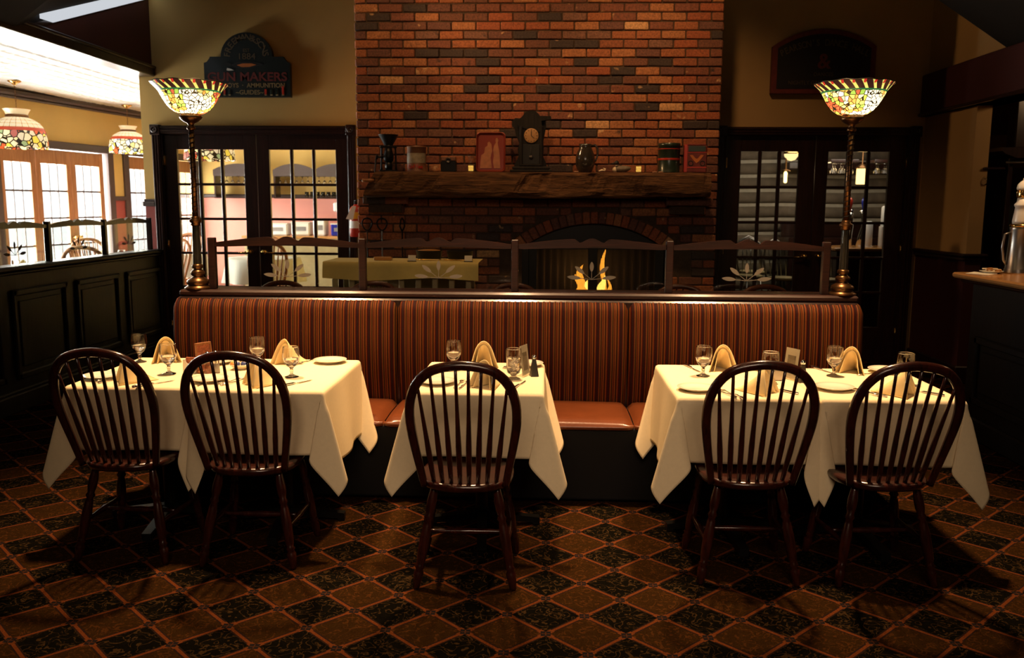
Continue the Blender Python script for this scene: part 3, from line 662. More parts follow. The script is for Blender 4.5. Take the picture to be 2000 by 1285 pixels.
def door_leaf(name, x0, x1, p0, p1, hinge_left, knob_x, frost=None):
    zt, rows, top, pitch = 2.29, 5, 2.135, .3555
    bot = top-rows*pitch
    m = MB().cbox(x0, p0, 9.02, 9.065, .01, zt, .003).cbox(p1, x1, 9.02, 9.065, .01, zt, .003)
    m.cbox(p0, p1, 9.02, 9.065, top, zt, .003).cbox(p0, p1, 9.02, 9.065, .01, bot, .003)
    d = struct(name, m, MT['dark'])
    w = (p1-p0)/3
    vb = MB().cbox(-.016, .016, 9.022, 9.063, bot, top, .006).mesh('muntin', MT['dark'])
    hb = MB().cbox(p0, p1, 9.0225, 9.0625, -.013, .013, .006).mesh('muntin', MT['dark'])
    for i in (1, 2): place('muntin', vb, d, (p0+w*i, 0, 0))
    for k in range(1, rows): place('muntin', hb, d, (0, 0, bot+pitch*k))
    pn = MB().cbox(-w/2+.006, w/2-.006, 9.040, 9.044, -pitch/2+.006, pitch/2-.006, .001).mesh('pane', MT['glass'])
    for i in range(3):
        for k in range(rows): place('pane', pn, d, (p0+w*(i+.5), 0, bot+pitch*(k+.5)))
    hx = x0 if hinge_left else x1
    for hz in (2.02, 1.15, .3):
        MB().lathe([(.008, -.055), (.008, .055)], 8, (hx, 9.008, hz)).box(hx-.004, hx+.018 if hinge_left else hx+.004, 9.012, 9.02, hz-.05, hz+.05).build('hinge', MT['brass'], d)
    s = 1 if hinge_left else -1   # lever points back towards the hinge
    k = MB().lathe([(.026, 0), (.026, .006), (.012, .012), (.011, .035)], 14, xf=Matrix.Translation((knob_x, 9.02, 1.085)) @ Matrix.Rotation(pi/2, 4, 'X'))
    k.lathe([(.004, -.030), (.020, -.026), (.029, -.010), (.030, .003), (.022, .02), (.004, .026)], 14, xf=Matrix.Translation((knob_x, 8.965, 1.085)) @ Matrix.Rotation(pi/2, 4, 'X'))
    k.tube([(knob_x, 8.972, 1.085), (knob_x-s*.05, 8.966, 1.080), (knob_x-s*.11, 8.968, 1.078)], [.013, .010, .007], 8)
    k.build('door_handle', MT['brass'], d)
    return d
casing('trim_7', -4.055, -1.95, 2.37, MT['dark']); casing('trim_8', 1.70, 3.695, 2.37, MT['dark'])
door_leaf('door_1', -3.955, -2.995, -3.825, -3.125, True, -3.085)
door_leaf('door_2', -2.989, -2.035, -2.86, -2.17, False, -2.935)
door_leaf('door_3', 1.80, 2.695, 1.955, 2.535, True, 2.625)
door_leaf('door_4', 2.70, 3.595, 2.825, 3.43, False, 2.765)

# side room: angled wall of glazed doors, far wall, chair rails
A = Vector((-6.46, 10.3, 0)); DV = Vector((.1430, .9897, 0)); NV = Vector((-.9897, .1430, 0))
WW = Matrix((DV, NV, Vector((0, 0, 1)))).transposed().to_4x4(); WW.translation = A
def wbox(mb, s0, s1, n0, n1, z0, z1, c=0):
    return mb.cbox(s0, s1, n0, n1, z0, z1, c, xf=WW) if c else mb.box(s0, s1, n0, n1, z0, z1, xf=WW)
groups = [(-2.75, -.55, [(-2.68, -2.02), (-2.0, -1.34), (-1.32, -.63)]), (-.14, 1.98, [(-.07, .545), (.555, 1.20), (1.21, 1.87)]), (2.36, 4.30, [(2.40, 2.99), (3.0, 3.60), (3.61, 4.24)])]
yw, rw, tr = MB(), MB(), MB()
piers = [(-14.0, -2.75), (-.55, -.14), (1.98, 2.36), (4.30, 4.6)]
for a, b in piers:
    wbox(yw, a, b, 0, .12, 1.66, 2.95); wbox(rw, a, b, -.004, .12, .15, 1.62); wbox(tr, a, b, -.03, .0, 1.61, 1.67, .008)
for a, b, _ in groups: wbox(yw, a, b, 0, .12, 2.28, 2.95)
struct('wall_left', yw, MT['yellow']); struct('wall_left_wainscot', rw, MT['red']); struct('trim_9', tr, MT['crown'])
cr_ = MB()
wbox(cr_, -14, 4.6, -.07, 0, 2.85, 2.93, .02); wbox(cr_, -14, 4.6, -.03, 0, 2.815, 2.85, .01)
cr_.box(-5.95, -1.62, 14.53, 14.6, 2.83, 2.93)
struct('trim_10', cr_, MT['crown'])
wn = 0
for gi, (a, b, leaves) in enumerate(groups):
    m = MB()
    wbox(m, a-.07, a+.05, -.03, .13, .15, 2.28, .006); wbox(m, b-.05, b+.07, -.03, .13, .15, 2.28, .006); wbox(m, a-.09, b+.09, -.045, .13, 2.26, 2.36, .01)
    struct('trim_%d' % (11+gi), m, MT['crown'])
    for s0, s1 in leaves:
        wn += 1; st_ = .085; p0, p1 = s0+st_, s1-st_; top = 2.07; rows = 5; pitch = .345; bot = top-rows*pitch
        m = MB()
        wbox(m, s0, p0, .02, .07, .17, 2.25, .004); wbox(m, p1, s1, .02, .07, .17, 2.25, .004); wbox(m, p0, p1, .02, .07, top, 2.25, .004); wbox(m, p0, p1, .02, .07, .17, bot, .004)
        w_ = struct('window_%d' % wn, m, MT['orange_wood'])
        wd = (p1-p0)/3
        for i in (1, 2): wbox(MB(), p0+wd*i-.005, p0+wd*i+.005, .035, .055, bot, top).build('muntin', MT['crown'], w_)
        for k in range(1, rows): wbox(MB(), p0, p1, .03, .06, bot+pitch*k-.011, bot+pitch*k+.011).build('muntin', MT['crown'], w_)
        for i in range(3):
            for k in range(rows): wbox(MB(), p0+wd*i+.006, p0+wd*(i+1)-.006, .044, .048, bot+pitch*k+.012, bot+pitch*(k+1)-.012).build('pane', MT['glass'], w_)
        if gi == 1 and s0 > .5:
            kx = s1-.04 if s0 < 1 else s0+.04
            q = WW @ Matrix.Translation((kx, .02, 1.12)) @ Matrix.Rotation(pi/2, 4, 'X')
            MB().lathe([(.024, 0), (.012, .01), (.011, .035), (.028, .045), (.026, .065), (.004, .07)], 12, xf=q).build('door_handle', MT['brass'], w_)
wall('wall_far_left', MT['yellow'], (-6.2, -1.62, 14.6, 14.72, 1.72, 2.95)); wall('wall_far_left_wainscot', MT['pink'], (-6.2, -1.62, 14.595, 14.72, .15, 1.68))
struct('trim_14', MB().cbox(-6.2, -1.62, 14.565, 14.6, 1.67, 1.73, .01), MT['crown'])
wall('wall_between', MT['yellow'], (-1.72, -1.62, 9.12, 14.7, 0, 3.0))
wall('wall_left_near', MT['yellow'], (-9.0, -4.17, -3.6, -3.5, 0, 3.0))

# oak half-wall between dining room and side room
hw = MB().box(-4.13, -4.035, -3.5, 8.99, 0, 1.07)
hw.cbox(-4.17, -3.985, -3.5, 8.99, 1.07, 1.11, .012).cbox(-4.15, -4.005, -3.5, 8.99, 1.045, 1.07, .008)
part = struct('wall_partition', hw, MT['panelling'])
struct('baseboard_left', MB().cbox(-4.15, -4.005, -3.5, 8.99, 0, .14, .01).cbox(-4.15, -4.015, -3.5, 8.99, .14, .165, .008), MT['panelling'])
for k in range(12):
    y1 = 8.95-k*.905; y0 = y1-.76
    m = MB()
    for (a, b, c, d) in ((y0, y1, .88, .93), (y0, y1, .24, .29), (y0, y0+.05, .24, .93), (y1-.05, y1, .24, .93)): m.cbox(-4.036, -4.008, a, b, c, d, .009)
    m.cbox(-4.036, -4.022, y0+.09, y1-.09, .33, .84, .006)
    m.build('raised_panel', MT['panelling'], part)

# log wall of the pub room, and its other walls
lw = struct('wall_log', MB().box(1.3, 7.6, 13.06, 13.2, 0, 2.8), MT['chink'])
lgm = MB(); n = 26
def logfn(u, v):
    a = pi*v; return (1.3+6.3*u, 13.07-.075*sin(a)*(1+.08*sin(9*u+v)), .082*-cos(a)+.006*sin(23*u))
lgm.grid(logfn, 40, 8)
lme = lgm.mesh('log', MT['log'])
for k in range(13): place('log', lme, lw, (random.uniform(-.02, .02), 0, 2.118-.208*k+.42))
wall('wall_pub_side', simple('pub_plaster', (.12, .09, .06), .8), (5.6, 5.7, 9.12, 13.1, 0, 2.8), (-1.62, -1.5, 9.12, 13.2, 0, 2.8), (-1.5, 1.3, 13.0, 13.1, 0, 2.8))

# ------------------------------------------------------------------ banquette
bq = thing('banquette', 'long banquette with orange and brown striped back and russet vinyl seat', 'bench', (0, 0, 0))
BX = [-2.196, -.863, .48, 1.821]
for i in range(3):
    x0, x1 = BX[i]+.003, BX[i+1]-.003
    def seatfn(u, v, x0=x0, x1=x1):
        prof = [(4.975, .36), (4.995, .455), (4.75, .462), (4.56, .458), (4.515, .444), (4.502, .428), (4.505, .415), (4.53, .405)]
        t = v*(len(prof)-1); k = min(int(t), len(prof)-2); f = t-k
        y = prof[k][0]*(1-f)+prof[k+1][0]*f; z = prof[k][1]*(1-f)+prof[k+1][1]*f
        x = x0+(x1-x0)*u; e = min(x-x0, x1-x); q = max(0, 1-e/.045)
        z -= .03*q*q if z > .44 else 0; y += .02*q*q if y < 4.6 else 0
        z += .006*sin(pi*u) if z > .44 else 0
        return (x, y, z)
    MB().grid(seatfn, 48, 21).build('seat_cushion', MT['vinyl'], bq)
    def backfn(u, v, x0=x0, x1=x1):
        s = v
        if s < .80: y = 4.990-.030*sin(pi*s/.8)+.02*(1-s/.8); z = .42+.560*s/.8
        else:
            a = (s-.8)/.2*pi/2; y = 4.990+.085*(1-cos(a)); z = .980+.066*sin(a)
        x = x0+(x1-x0)*u; e = min(x-x0, x1-x); q = max(0, 1-e/.03)
        y += .030*q**2.0
        z -= .02*q*q if s > .85 else 0
        y += .0016*sin(2*pi*x/.0665*2)
        return (x, y, z)
    MB().grid(backfn, 320, 16).build('back_cushion', MT['stripe'], bq)
MB().cbox(-2.17, 1.795, 5.03, 5.25, .0, 1.045, .01).build('frame', MT['dark'], bq)
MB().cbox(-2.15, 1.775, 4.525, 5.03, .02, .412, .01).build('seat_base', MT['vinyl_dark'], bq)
MB().cbox(-2.17, 1.80, 5.045, 5.29, 1.046, 1.085, .012).build('ledge', MT['darkx'], bq)

def rail_outline(w, zb, h):
    pts = [(.02, zb+.002)]
    for i in range(1, 24): t = i/24; pts.append((.02+(w-.04)*t, zb+.010*sin(pi*t)))
    pts.append((w-.02, zb+.002))
    top = []
    for i in range(0, 61):
        t = i/60; d = abs(t-.5)
        if d < .045: z = h+.010+.012*cos(pi*d/.09)                       # centre boss
        elif d < .085: z = h+.010-.014*sin(pi*(d-.045)/.08)
        elif d < .125: z = h-.004+.022*sin(pi/2*(d-.085)/.04)
        else: z = h+.018-.034*((d-.125)/.375)**1.4
        top.append((.02+(w-.04)*t, z))
    return pts+top[::-1]
def wheat(w):
    m = MB(); cx, z0 = w/2, .075
    for ang, ln in ((6, .145), (38, .125), (90, .105), (142, .125), (174, .145)):
        a = R(ang); d = (cos(a), sin(a)); nrm = (-d[1], d[0]); r0 = ln*.42; n = 14; pts = []
        for i in range(n): t = i/(n-1); pts.append((r0+(ln-r0)*t, .012*sin(pi*t)**.7))
        o = [(cx+d[0]*r+nrm[0]*h, z0+d[1]*r+nrm[1]*h) for r, h in pts]+[(cx+d[0]*r-nrm[0]*h, z0+d[1]*r-nrm[1]*h) for r, h in pts[-2:0:-1]]
        m.prism(o, -.0045, -.0032)
        m.prism([(cx-nrm[0]*.0015, z0-nrm[1]*.0015), (cx+d[0]*r0-nrm[0]*.0015, z0+d[1]*r0-nrm[1]*.0015), (cx+d[0]*r0+nrm[0]*.0015, z0+d[1]*r0+nrm[1]*.0015), (cx+nrm[0]*.0015, z0+nrm[1]*.0015)], -.0045, -.0032)
    return m
def screen(label, loc, rz, n, w, h, wood_m):
    t = thing('glass_screen', label, 'screen', loc, rz)
    pm = MB().cbox(-.021, .021, -.022, .022, 0, h, .004).mesh('post', wood_m)
    rm = MB().prism(rail_outline(w, h-.055, h-.012), -.013, .013).mesh('top_rail', wood_m)
    gm = MB().cbox(.02, w-.02, -.003, .003, .002, h-.04, .001).mesh('glass_panel', MT['screen_glass'])
    wm = wheat(w).mesh('etched_sheaf', MT['etched'])
    for i in range(n+1): place('post', pm, t, (w*i, 0, 0))
    for i in range(n):
        place('top_rail', rm, t, (w*i, 0, 0)); g = place('glass_panel', gm, t, (w*i, 0, 0)); place('etched_sheaf', wm, g)
    return t
screen('dark wood and glass screen with etched wheat sheaves on the striped banquette', (-1.989, 5.13, 1.085), 0, 4, .9035, .305, MT['darkx'])
screen('dark wood and glass screen along the black panelled half-wall', (-4.075, -2.2, 1.11), pi/2, 12, .92, .325, MT['dark'])

# ------------------------------------------------------------------ torchiere lamps standing on the ledge
SH = shade_mat('rose_stained_glass', [(.95, .62, .10), (.55, .60, .06), (1, .80, .28), (.80, .30, .05), (.30, .45, .06), (1.0, .85, .35), (.70, .66, .10), (.85, .42, .07), (.50, .10, .04), (1, .74, .18)], 42, 2.3, 0, .175, 'rim')
def torchiere(x, label):
    t = thing('torchiere_lamp', label, 'lamp', (x, 5.12, 1.085), 0)
    MB().lathe([(.078, 0), (.080, .008), (.066, .016), (.058, .026), (.066, .034), (.064, .050), (.040, .066), (.028, .074), (.040, .084), (.042, .100), (.030, .112), (.022, .118), (.034, .128), (.032, .142), (.022, .150)], 28).build('base', MT['bronze'], t)
    m = MB(); n = 24; vs = []; fs = []
    for k in range(2):
        for i in range(n):
            a = 2*pi*i/n; r = (.0235-.004*k)*(1+.07*(i % 2)); vs.append((r*cos(a), r*sin(a), .150+k*.225))
    fs = [(i, (i+1) % n, n+(i+1) % n, n+i) for i in range(n)]
    m.add(vs, fs, False).build('fluted_column', MT['bronze_dark'], t)
    MB().lathe([(.020, .373), (.030, .380), (.026, .390), (.036, .398), (.037, .408), (.024, .416), (.026, .424), (.018, .430)], 20).build('knop', MT['bronze'], t)
    MB().lathe([(.0165, .428), (.0150, .930)], 16).build('upper_column', MT['bronze'], t)
    sp = [(.0172*cos(a), .0172*sin(a), .432+.49*i/200) for i in range(201) for a in [2*pi*i/200*17]]
    MB().tube(sp, .0022, 5).build('spiral_wire', MT['black'], t)
    MB().lathe([(.016, .928), (.026, .936), (.024, .946), (.016, .954), (.020, .966), (.040, .976), (.060, .992), (.066, 1.004), (.058, 1.010), (.060, 1.020), (.052, 1.022)], 28).build('cup', MT['bronze'], t)
    prof = [(.055, 0), (.082, .008), (.108, .026), (.130, .050), (.148, .078), (.163, .106), (.172, .124), (.186, .142), (.203, .160), (.214, .172)]
    m = MB().openlathe(prof, 48)
    m.v = [(a, b, c+(.003*sin(atan2(b, a)*11) if c > .165 else 0)) for a, b, c in m.v]
    m2 = MB().openlathe([(r-.003, z) for r, z in prof], 48); m.add(m2.v, m2.f, True)
    s = m.build('shade', SH, t); s.location = (0, 0, 1.020)
    rim = MB().tube([(.215*cos(2*pi*i/48), .215*sin(2*pi*i/48), 1.193+.003*sin(2*pi*i/48*11)) for i in range(48)], .0028, 6, closed=True).build('rim', MT['bronze_dark'], t)
    MB().lathe([(.001, 1.035), (.02, 1.045), (.027, 1.068), (.02, 1.090), (.001, 1.098)], 14).build('bulb', MT['bulb'], t)
    light('lamp_light', 'POINT', (x, 5.12, 1.085+1.13), 13, (1, .74, .36), size=.05)
torchiere(-2.078, 'bronze torchiere with floral stained glass bowl, on the ledge beside the bright side room')
torchiere(1.725, 'bronze torchiere with floral stained glass bowl, on the ledge nearest the bar')

# ------------------------------------------------------------------ windsor chairs
def windsor(label, group, wood_m=None):
    wm = wood_m or MT['chair']
    t = thing('windsor_chair', label, 'chair', (0, 0, 0), 0, group)
    # seat
    def outl(s=1.0, k=0):
        o = []
        for i in range(40):
            a = 2*pi*i/40; x = cos(a); y = sin(a)
            X = .200*(abs(x)**.82)*(1 if x > 0 else -1); Y = .215*(abs(y)**.75)*(1 if y > 0 else -1)
            X *= 1+.04*(1 if y > 0 else -.9)*abs(y)
            o.append((X*s, Y*s))
        return o
    m = MB(); rings = [(.86, .418), (.97, .424), (1.0, .436), (1.0, .446), (.97, .455), (.88, .457), (.60, .447), (.25, .443)]
    vs = [(x, y, z) for s, z in rings for x, y in outl(s)]; fs = [(k*40+i, k*40+(i+1) % 40, (k+1)*40+(i+1) % 40, (k+1)*40+i) for k in range(len(rings)-1) for i in range(40)]
    fs.append(tuple(range(39, -1, -1))); fs.append(tuple(7*40+i for i in range(40)))
    m.add(vs, fs, True).build('seat', wm, t)
    # bow in a leaning plane: local (x, h) -> y
    def lean(h): return -.165-.155*(h/.53)**1.1
    def bowpt(a):                     # a from 0 (left foot) to 1 (right foot)
        pts = [(-.168, .0), (-.186, .10), (-.203, .20), (-.214, .29), (-.211, .37), (-.190, .44), (-.150, .492), (-.095, .522), (0, .536)]
        pts = pts+[(-x, h) for x, h in pts[-2::-1]]
        f = a*(len(pts)-1); k = min(int(f), len(pts)-2); u = f-k
        P = [pts[max(0, k-1)], pts[k], pts[k+1], pts[min(len(pts)-1, k+2)]]
        c = [.5*((2*P[1][i])+(-P[0][i]+P[2][i])*u+(2*P[0][i]-5*P[1][i]+4*P[2][i]-P[3][i])*u*u+(-P[0][i]+3*P[1][i]-3*P[2][i]+P[3][i])*u**3) for i in (0, 1)]
        return c
    bp = [bowpt(i/48) for i in range(49)]
    MB().tube([(x, lean(max(0, h)), .440+h) for x, h in bp], [.0155+.0045*min(1, max(0, h)/.3) for x, h in bp], 10).build('bow', wm, t)
    for i in range(8):
        u = (i-3.5)/3.5; xb = .128*u; xt = .178*u
        # find bow height at xt
        best = max((h for x, h in bp if abs(x-xt) < .012 and h > .25), default=.5)
        y0, y1 = -.150-.028*(1-u*u), lean(best)
        MB().turned((xb, y0, .438), (xt, y1, .440+best), [(.0085, 0), (.0115, .18), (.0125, .34), (.0100, .52), (.0072, .8), (.0062, 1)], 8).build('spindle', wm, t)
    lp = [(.011, 0), (.015, .02), (.019, .10), (.021, .16), (.015, .19), (.021, .21), (.015, .23), (.019, .27), (.0215, .38), (.0225, .50), (.018, .62), (.0145, .66), (.021, .69), (.0145, .72), (.020, .78), (.021, .86), (.016, .95), (.014, 1)]
    tops = [(-.13, -.125), (.13, -.125), (-.15, .13), (.15, .13)]; feet = [(-.205, -.195), (.205, -.195), (-.21, .195), (.21, .195)]
    for (a, b), (c, d) in zip(tops, feet):
        MB().turned((c, d, 0), (a, b, .425), lp, 12).build('leg', wm, t)
    def lp_at(i, f): return Vector((feet[i][0], feet[i][1], 0)).lerp(Vector((tops[i][0], tops[i][1], .425)), f)
    sp = [(.008, 0), (.009, .1), (.013, .4), (.016, .5), (.013, .6), (.009, .9), (.008, 1)]
    a, b = lp_at(0, .42), lp_at(2, .42); c, d = lp_at(1, .42), lp_at(3, .42)
    MB().turned(a, b, sp, 10).build('stretcher', wm, t); MB().turned(c, d, sp, 10).build('stretcher', wm, t)
    MB().turned((a+b)/2, (c+d)/2, sp, 10).build('stretcher', wm, t)
    return t
c0 = windsor('dark windsor chair at the front, first from the panelled half-wall', 'windsor chairs at the front of the white tables'); c0.location = (-1.875, 3.83, 0); c0.rotation_euler[2] = R(-2)
G = c0['group']
for x, y, rz, lb in ((-1.300, 3.80, 0, 'dark windsor chair drawn up to the left table under the creamer bowl, second of five'),
                     (-.328, 3.637, 1, 'dark windsor chair alone at the small middle table'),
                     (.875, 3.736, 0, 'dark windsor chair at the left half of the table nearest the bar'),
                     (1.445, 3.747, 3, 'dark windsor chair at the right end of the front row, beside the bar counter')):
    dup(c0, (x, y, 0), R(rz), lb, G)
cb = windsor('brown windsor chair behind the banquette, only its bow seen through the glass', 'windsor chairs behind the banquette', MT['chair_brown'])
cb.location = (-2.06, 6.42, 0); cb.rotation_euler[2] = pi
cb['label'] = 'brown windsor chair behind the glass screen, in front of the left double doors'
for x, y, lb in ((-1.33, 6.45, 'windsor chair bow behind the glass in front of the buffet reflection'), (-.27, 6.40, 'windsor chair behind the second screen post, left of the fire'),
             (1.02, 6.42, 'windsor chair behind the glass just right of the fire'), (1.70, 6.45, 'windsor chair behind the rightmost glass panel')):
    dup(cb, (x, y, 0), pi+R(random.uniform(-5, 5)), lb)

# ------------------------------------------------------------------ dining tables and cloths
TZ = .752
def table(x0, x1, y0, y1, label):
    cx, cy = (x0+x1)/2, (y0+y1)/2
    t = thing('dining_table', label, 'table', (cx, cy, 0), 0, 'small pedestal tables in front of the banquette')
    a, b = (x1-x0)/2-.006, (y1-y0)/2-.006
    MB().cbox(-a, a, -b, b, TZ-.03, TZ, .006).build('tabletop', MT['dark'], t)
    MB().lathe([(.035, .07), (.032, .10), (.032, .68), (.11, .70), (.12, .718)], 16).build('column', MT['iron'], t)
    for k in range(4):
        q = Matrix.Rotation(pi/2*k+R(4), 4, 'Z'); L_ = .34 if k % 2 else .29
        MB(q).add([(0, -.025, .035), (L_, -.022, .012), (L_, .022, .012), (0, .025, .035), (0, -.025, .075), (L_, -.022, .040), (L_, .022, .040), (0, .025, .075)],
                  [(0, 3, 2, 1), (4, 5, 6, 7), (0, 1, 5, 4), (1, 2, 6, 5), (2, 3, 7, 6), (3, 0, 4, 7)]).cbox(L_-.035, L_, -.022, .022, 0, .014, .003).build('foot', MT['iron'], t)
    return t
def cloth(x0, x1, y0, y1, label, ox=.37, oy=.285, inner=(), seed=1):
    """fabric sheet draped over a table: flat top, hanging sides, S-folded corners; inner = sides touching the next table"""
    cx, cy = (x0+x1)/2, (y0+y1)/2; a, b = (x1-x0)/2, (y1-y0)/2; zt = TZ+.005; r = .014
    rr = random.Random(seed); ph = [rr.uniform(0, 6) for _ in range(8)]
    def side(h):      # rounded lip: outward, down
        q = r*pi/2
        if h < q: return r*sin(h/r), r*(1-cos(h/r))
        return r, r+(h-q)
    def fn(u, v):
        s = -(a+ox)+2*(a+ox)*u; t = -(b+oy)+2*(b+oy)*v
        dx, dy = max(abs(s)-a+r, 0), max(abs(t)-b+r, 0); sx = 1 if s > 0 else -1; sy = 1 if t > 0 else -1
        isl = ('L' if sx < 0 else 'R') in inner
        if dx == 0 and dy == 0: return (cx+s, cy+t, zt+.0008*sin(9*s+ph[0])*sin(7*t+ph[1]))
        if dy == 0:
            o, d = side(dx); fl = 0 if isl else .07*d+.010*d/.3*sin(14*t+ph[2])
            return (cx+sx*(a-r+o+fl), cy+t, zt-d)
        if dx == 0:
            o, d = side(dy); fl = .05*d+.011*(d/.3)*sin(9*s+ph[3])
            return (cx+s, cy+sy*(b-r+o+fl), zt-d)
        h = hypot(dx, dy); uu = atan2(dy, dx)/(pi/2); o, d = side(h)
        d2 = d*(.985)
        k = min(1, h/.10)
        offx = .07*(1-uu)*d + k*d*(.20*sin(2*pi*uu) + .02*sin(pi*uu))
        offy = .05*uu*d + k*d*.10*sin(pi*uu) if sy < 0 else -k*d*.34*sin(pi*uu)
        if isl: offx = k*d*(.12*sin(2*pi*uu)-.10*sin(pi*uu)**2)
        lip = (cos(uu*pi/2)*o, sin(uu*pi/2)*o)
        return (cx+sx*(a-r+lip[0]+offx), cy+sy*(b-r+lip[1]+offy), zt-d2)
    o = MB().grid(fn, 110, 110).build('tablecloth', MT['cloth'])
    md = o.modifiers.new('thickness', 'SOLIDIFY'); md.thickness = .0022; md.offset = 1
    return tag(o, label, 'tablecloth')
TB = [(-2.205, -1.603, 3.83, 4.60, 'pedestal table under the cloth, nearest the panelled half-wall', 'cream tablecloth on the left table half nearest the panelled half-wall', ('R',)),
      (-1.600, -.995, 3.80, 4.60, 'pedestal table under the cloth, right half of the left pair', 'cream tablecloth with long corner fold on the right half of the left table', ('L',)),
      (-.612, -.003, 3.81, 4.58, 'single small pedestal table in the middle', 'cream tablecloth on the single small middle table', ()),
      (.588, 1.212, 3.78, 4.58, 'pedestal table under the cloth, left half of the right pair', 'cream tablecloth on the left half of the table nearest the bar', ('R',)),
      (1.215, 1.845, 3.78, 4.53, 'pedestal table under the cloth, rightmost of all', 'cream tablecloth at the far right, hanging beside the bar', ('L',))]
for i, (a, b, c, d, l1, l2, inn) in enumerate(TB):
    table(a, b, c, d, l1); cloth(a, b, c, d, l2, inner=inn, seed=i+3)
ZT = TZ+.0075

# ------------------------------------------------------------------ table settings
def goblet_proto(kind=0):
    t = thing('water_goblet', '', 'glass', (0, 0, 0), 0)
    if kind == 0:
        outer = [(.0335, 0), (.034, .003), (.020, .007), (.008, .014), (.0065, .024), (.010, .032), (.007, .040), (.012, .047), (.026, .060), (.037, .078), (.0415, .100), (.0405, .125), (.0379, .147), (.0375, .1495), (.0370, .150)]
        inner = [(.0364, .150), (.0362, .1495), (.0364, .147), (.0390, .125), (.0398, .100), (.0350, .079), (.022, .062), (.001, .054)]; wl = .092
    else:
        outer = [(.033, 0), (.034, .003), (.022, .008), (.012, .014), (.016, .022), (.030, .032), (.034, .050), (.0365, .100), (.0375, .135), (.0363, .147), (.036, .1495), (.0355, .150)]
        inner = [(.0350, .150), (.0347, .1495), (.0349, .147), (.036, .135), (.0348, .100), (.0320, .052), (.024, .036), (.001, .030)]; wl = .105
    MB().lathe(outer+inner, 32).build('bowl', MT['goblet'], t)
    wp = [(r, z) for r, z in inner[::-1] if z < wl]
    rr = wp[-1][0]+.0012
    MB().lathe([(max(.0008, r-.0006), z+.0006) for r, z in wp]+[(rr-.001, wl), (.0008, wl)], 28).build('water', MT['water'], t)
    if kind:
        q = random.Random(3)
        for i in range(7):
            z = .045+i*.0085; xf = Matrix.Translation((q.uniform(-.012, .012), q.uniform(-.012, .012), z)) @ Matrix.Rotation(q.uniform(0, 3), 4, (q.random(), q.random(), q.random()+.1))
            MB(xf).cbox(-.009, .009, -.009, .009, -.008, .008, .002).build('ice_cube', MT['ice'], t)
    return t
GB = goblet_proto(); GI = goblet_proto(1)
gob = [(-2.139, 4.45, 'water goblet at the left end of the left table, by the panelled half-wall'), (-1.85, 4.146, 'water goblet in front of the tall back napkin beside the sugar caddy'),
       (-1.487, 4.392, 'water goblet at the back of the left table above the creamer bowl'), (-1.228, 4.11, 'water goblet near the right edge of the left table before a folded napkin'),
       (-.464, 4.349, 'water goblet at the back left of the small middle table'), (.785, 4.273, 'water goblet at the left of the right table, left of a peaked napkin'),
       (1.075, 4.129, 'water goblet between napkins beside the metal caddy on the right table'), (1.438, 4.318, 'water goblet tucked against the second back napkin of the right table'),
       (1.714, 4.136, 'water goblet at the right end of the right table, beside the bar')]
for i, (x, y, lb) in enumerate(gob):
    if i == 0: GB.location = (x, y, ZT); GB['label'] = lb; GB['group'] = 'water goblets on the white tables'
    else: dup(GB, (x, y, ZT), i*.7, lb)
GI.location = (-.15, 4.133, ZT); GI['label'] = 'short-stemmed glass of iced water on the middle table'; GI['group'] = GB['group']

def plate_proto():
    p = MB().lathe([(.050, 0), (.052, .003), (.070, .010), (.086, .016), (.0885, .018), (.087, .0195), (.070, .0135), (.055, .008), (.030, .006), (.001, .006)], 40).build('side_plate', MT['china'])
    return tag(p, '', 'plate', 'white plates on the tables')
PL = plate_proto()
plates = [(-2.12, 4.02, 'white plate at the left end of the left table, behind the first chair'), (-1.138, 4.505, 'white plate at the back right corner of the left table'), (-1.585, 3.985, 'white plate seen through the second chair from the left'),
          (-1.717, 4.45, 'white plate half hidden at the back behind the shakers of the left table'), (-.095, 4.485, 'white plate at the back right of the middle table'), (-.505, 4.0, 'white plate seen through the middle chair'),
          (.695, 3.93, 'white plate at the front left corner of the right table'), (1.139, 4.485, 'white plate at the back of the right table behind a goblet'), (1.741, 4.44, 'white plate at the back right of the right table'), (1.335, 3.99, 'white plate between the two right-hand chairs')]
for i, (x, y, lb) in enumerate(plates):
    o = PL if i == 0 else PL.copy()
    if i: COL.objects.link(o)
    o.location = (x, y, ZT); o['label'] = lb

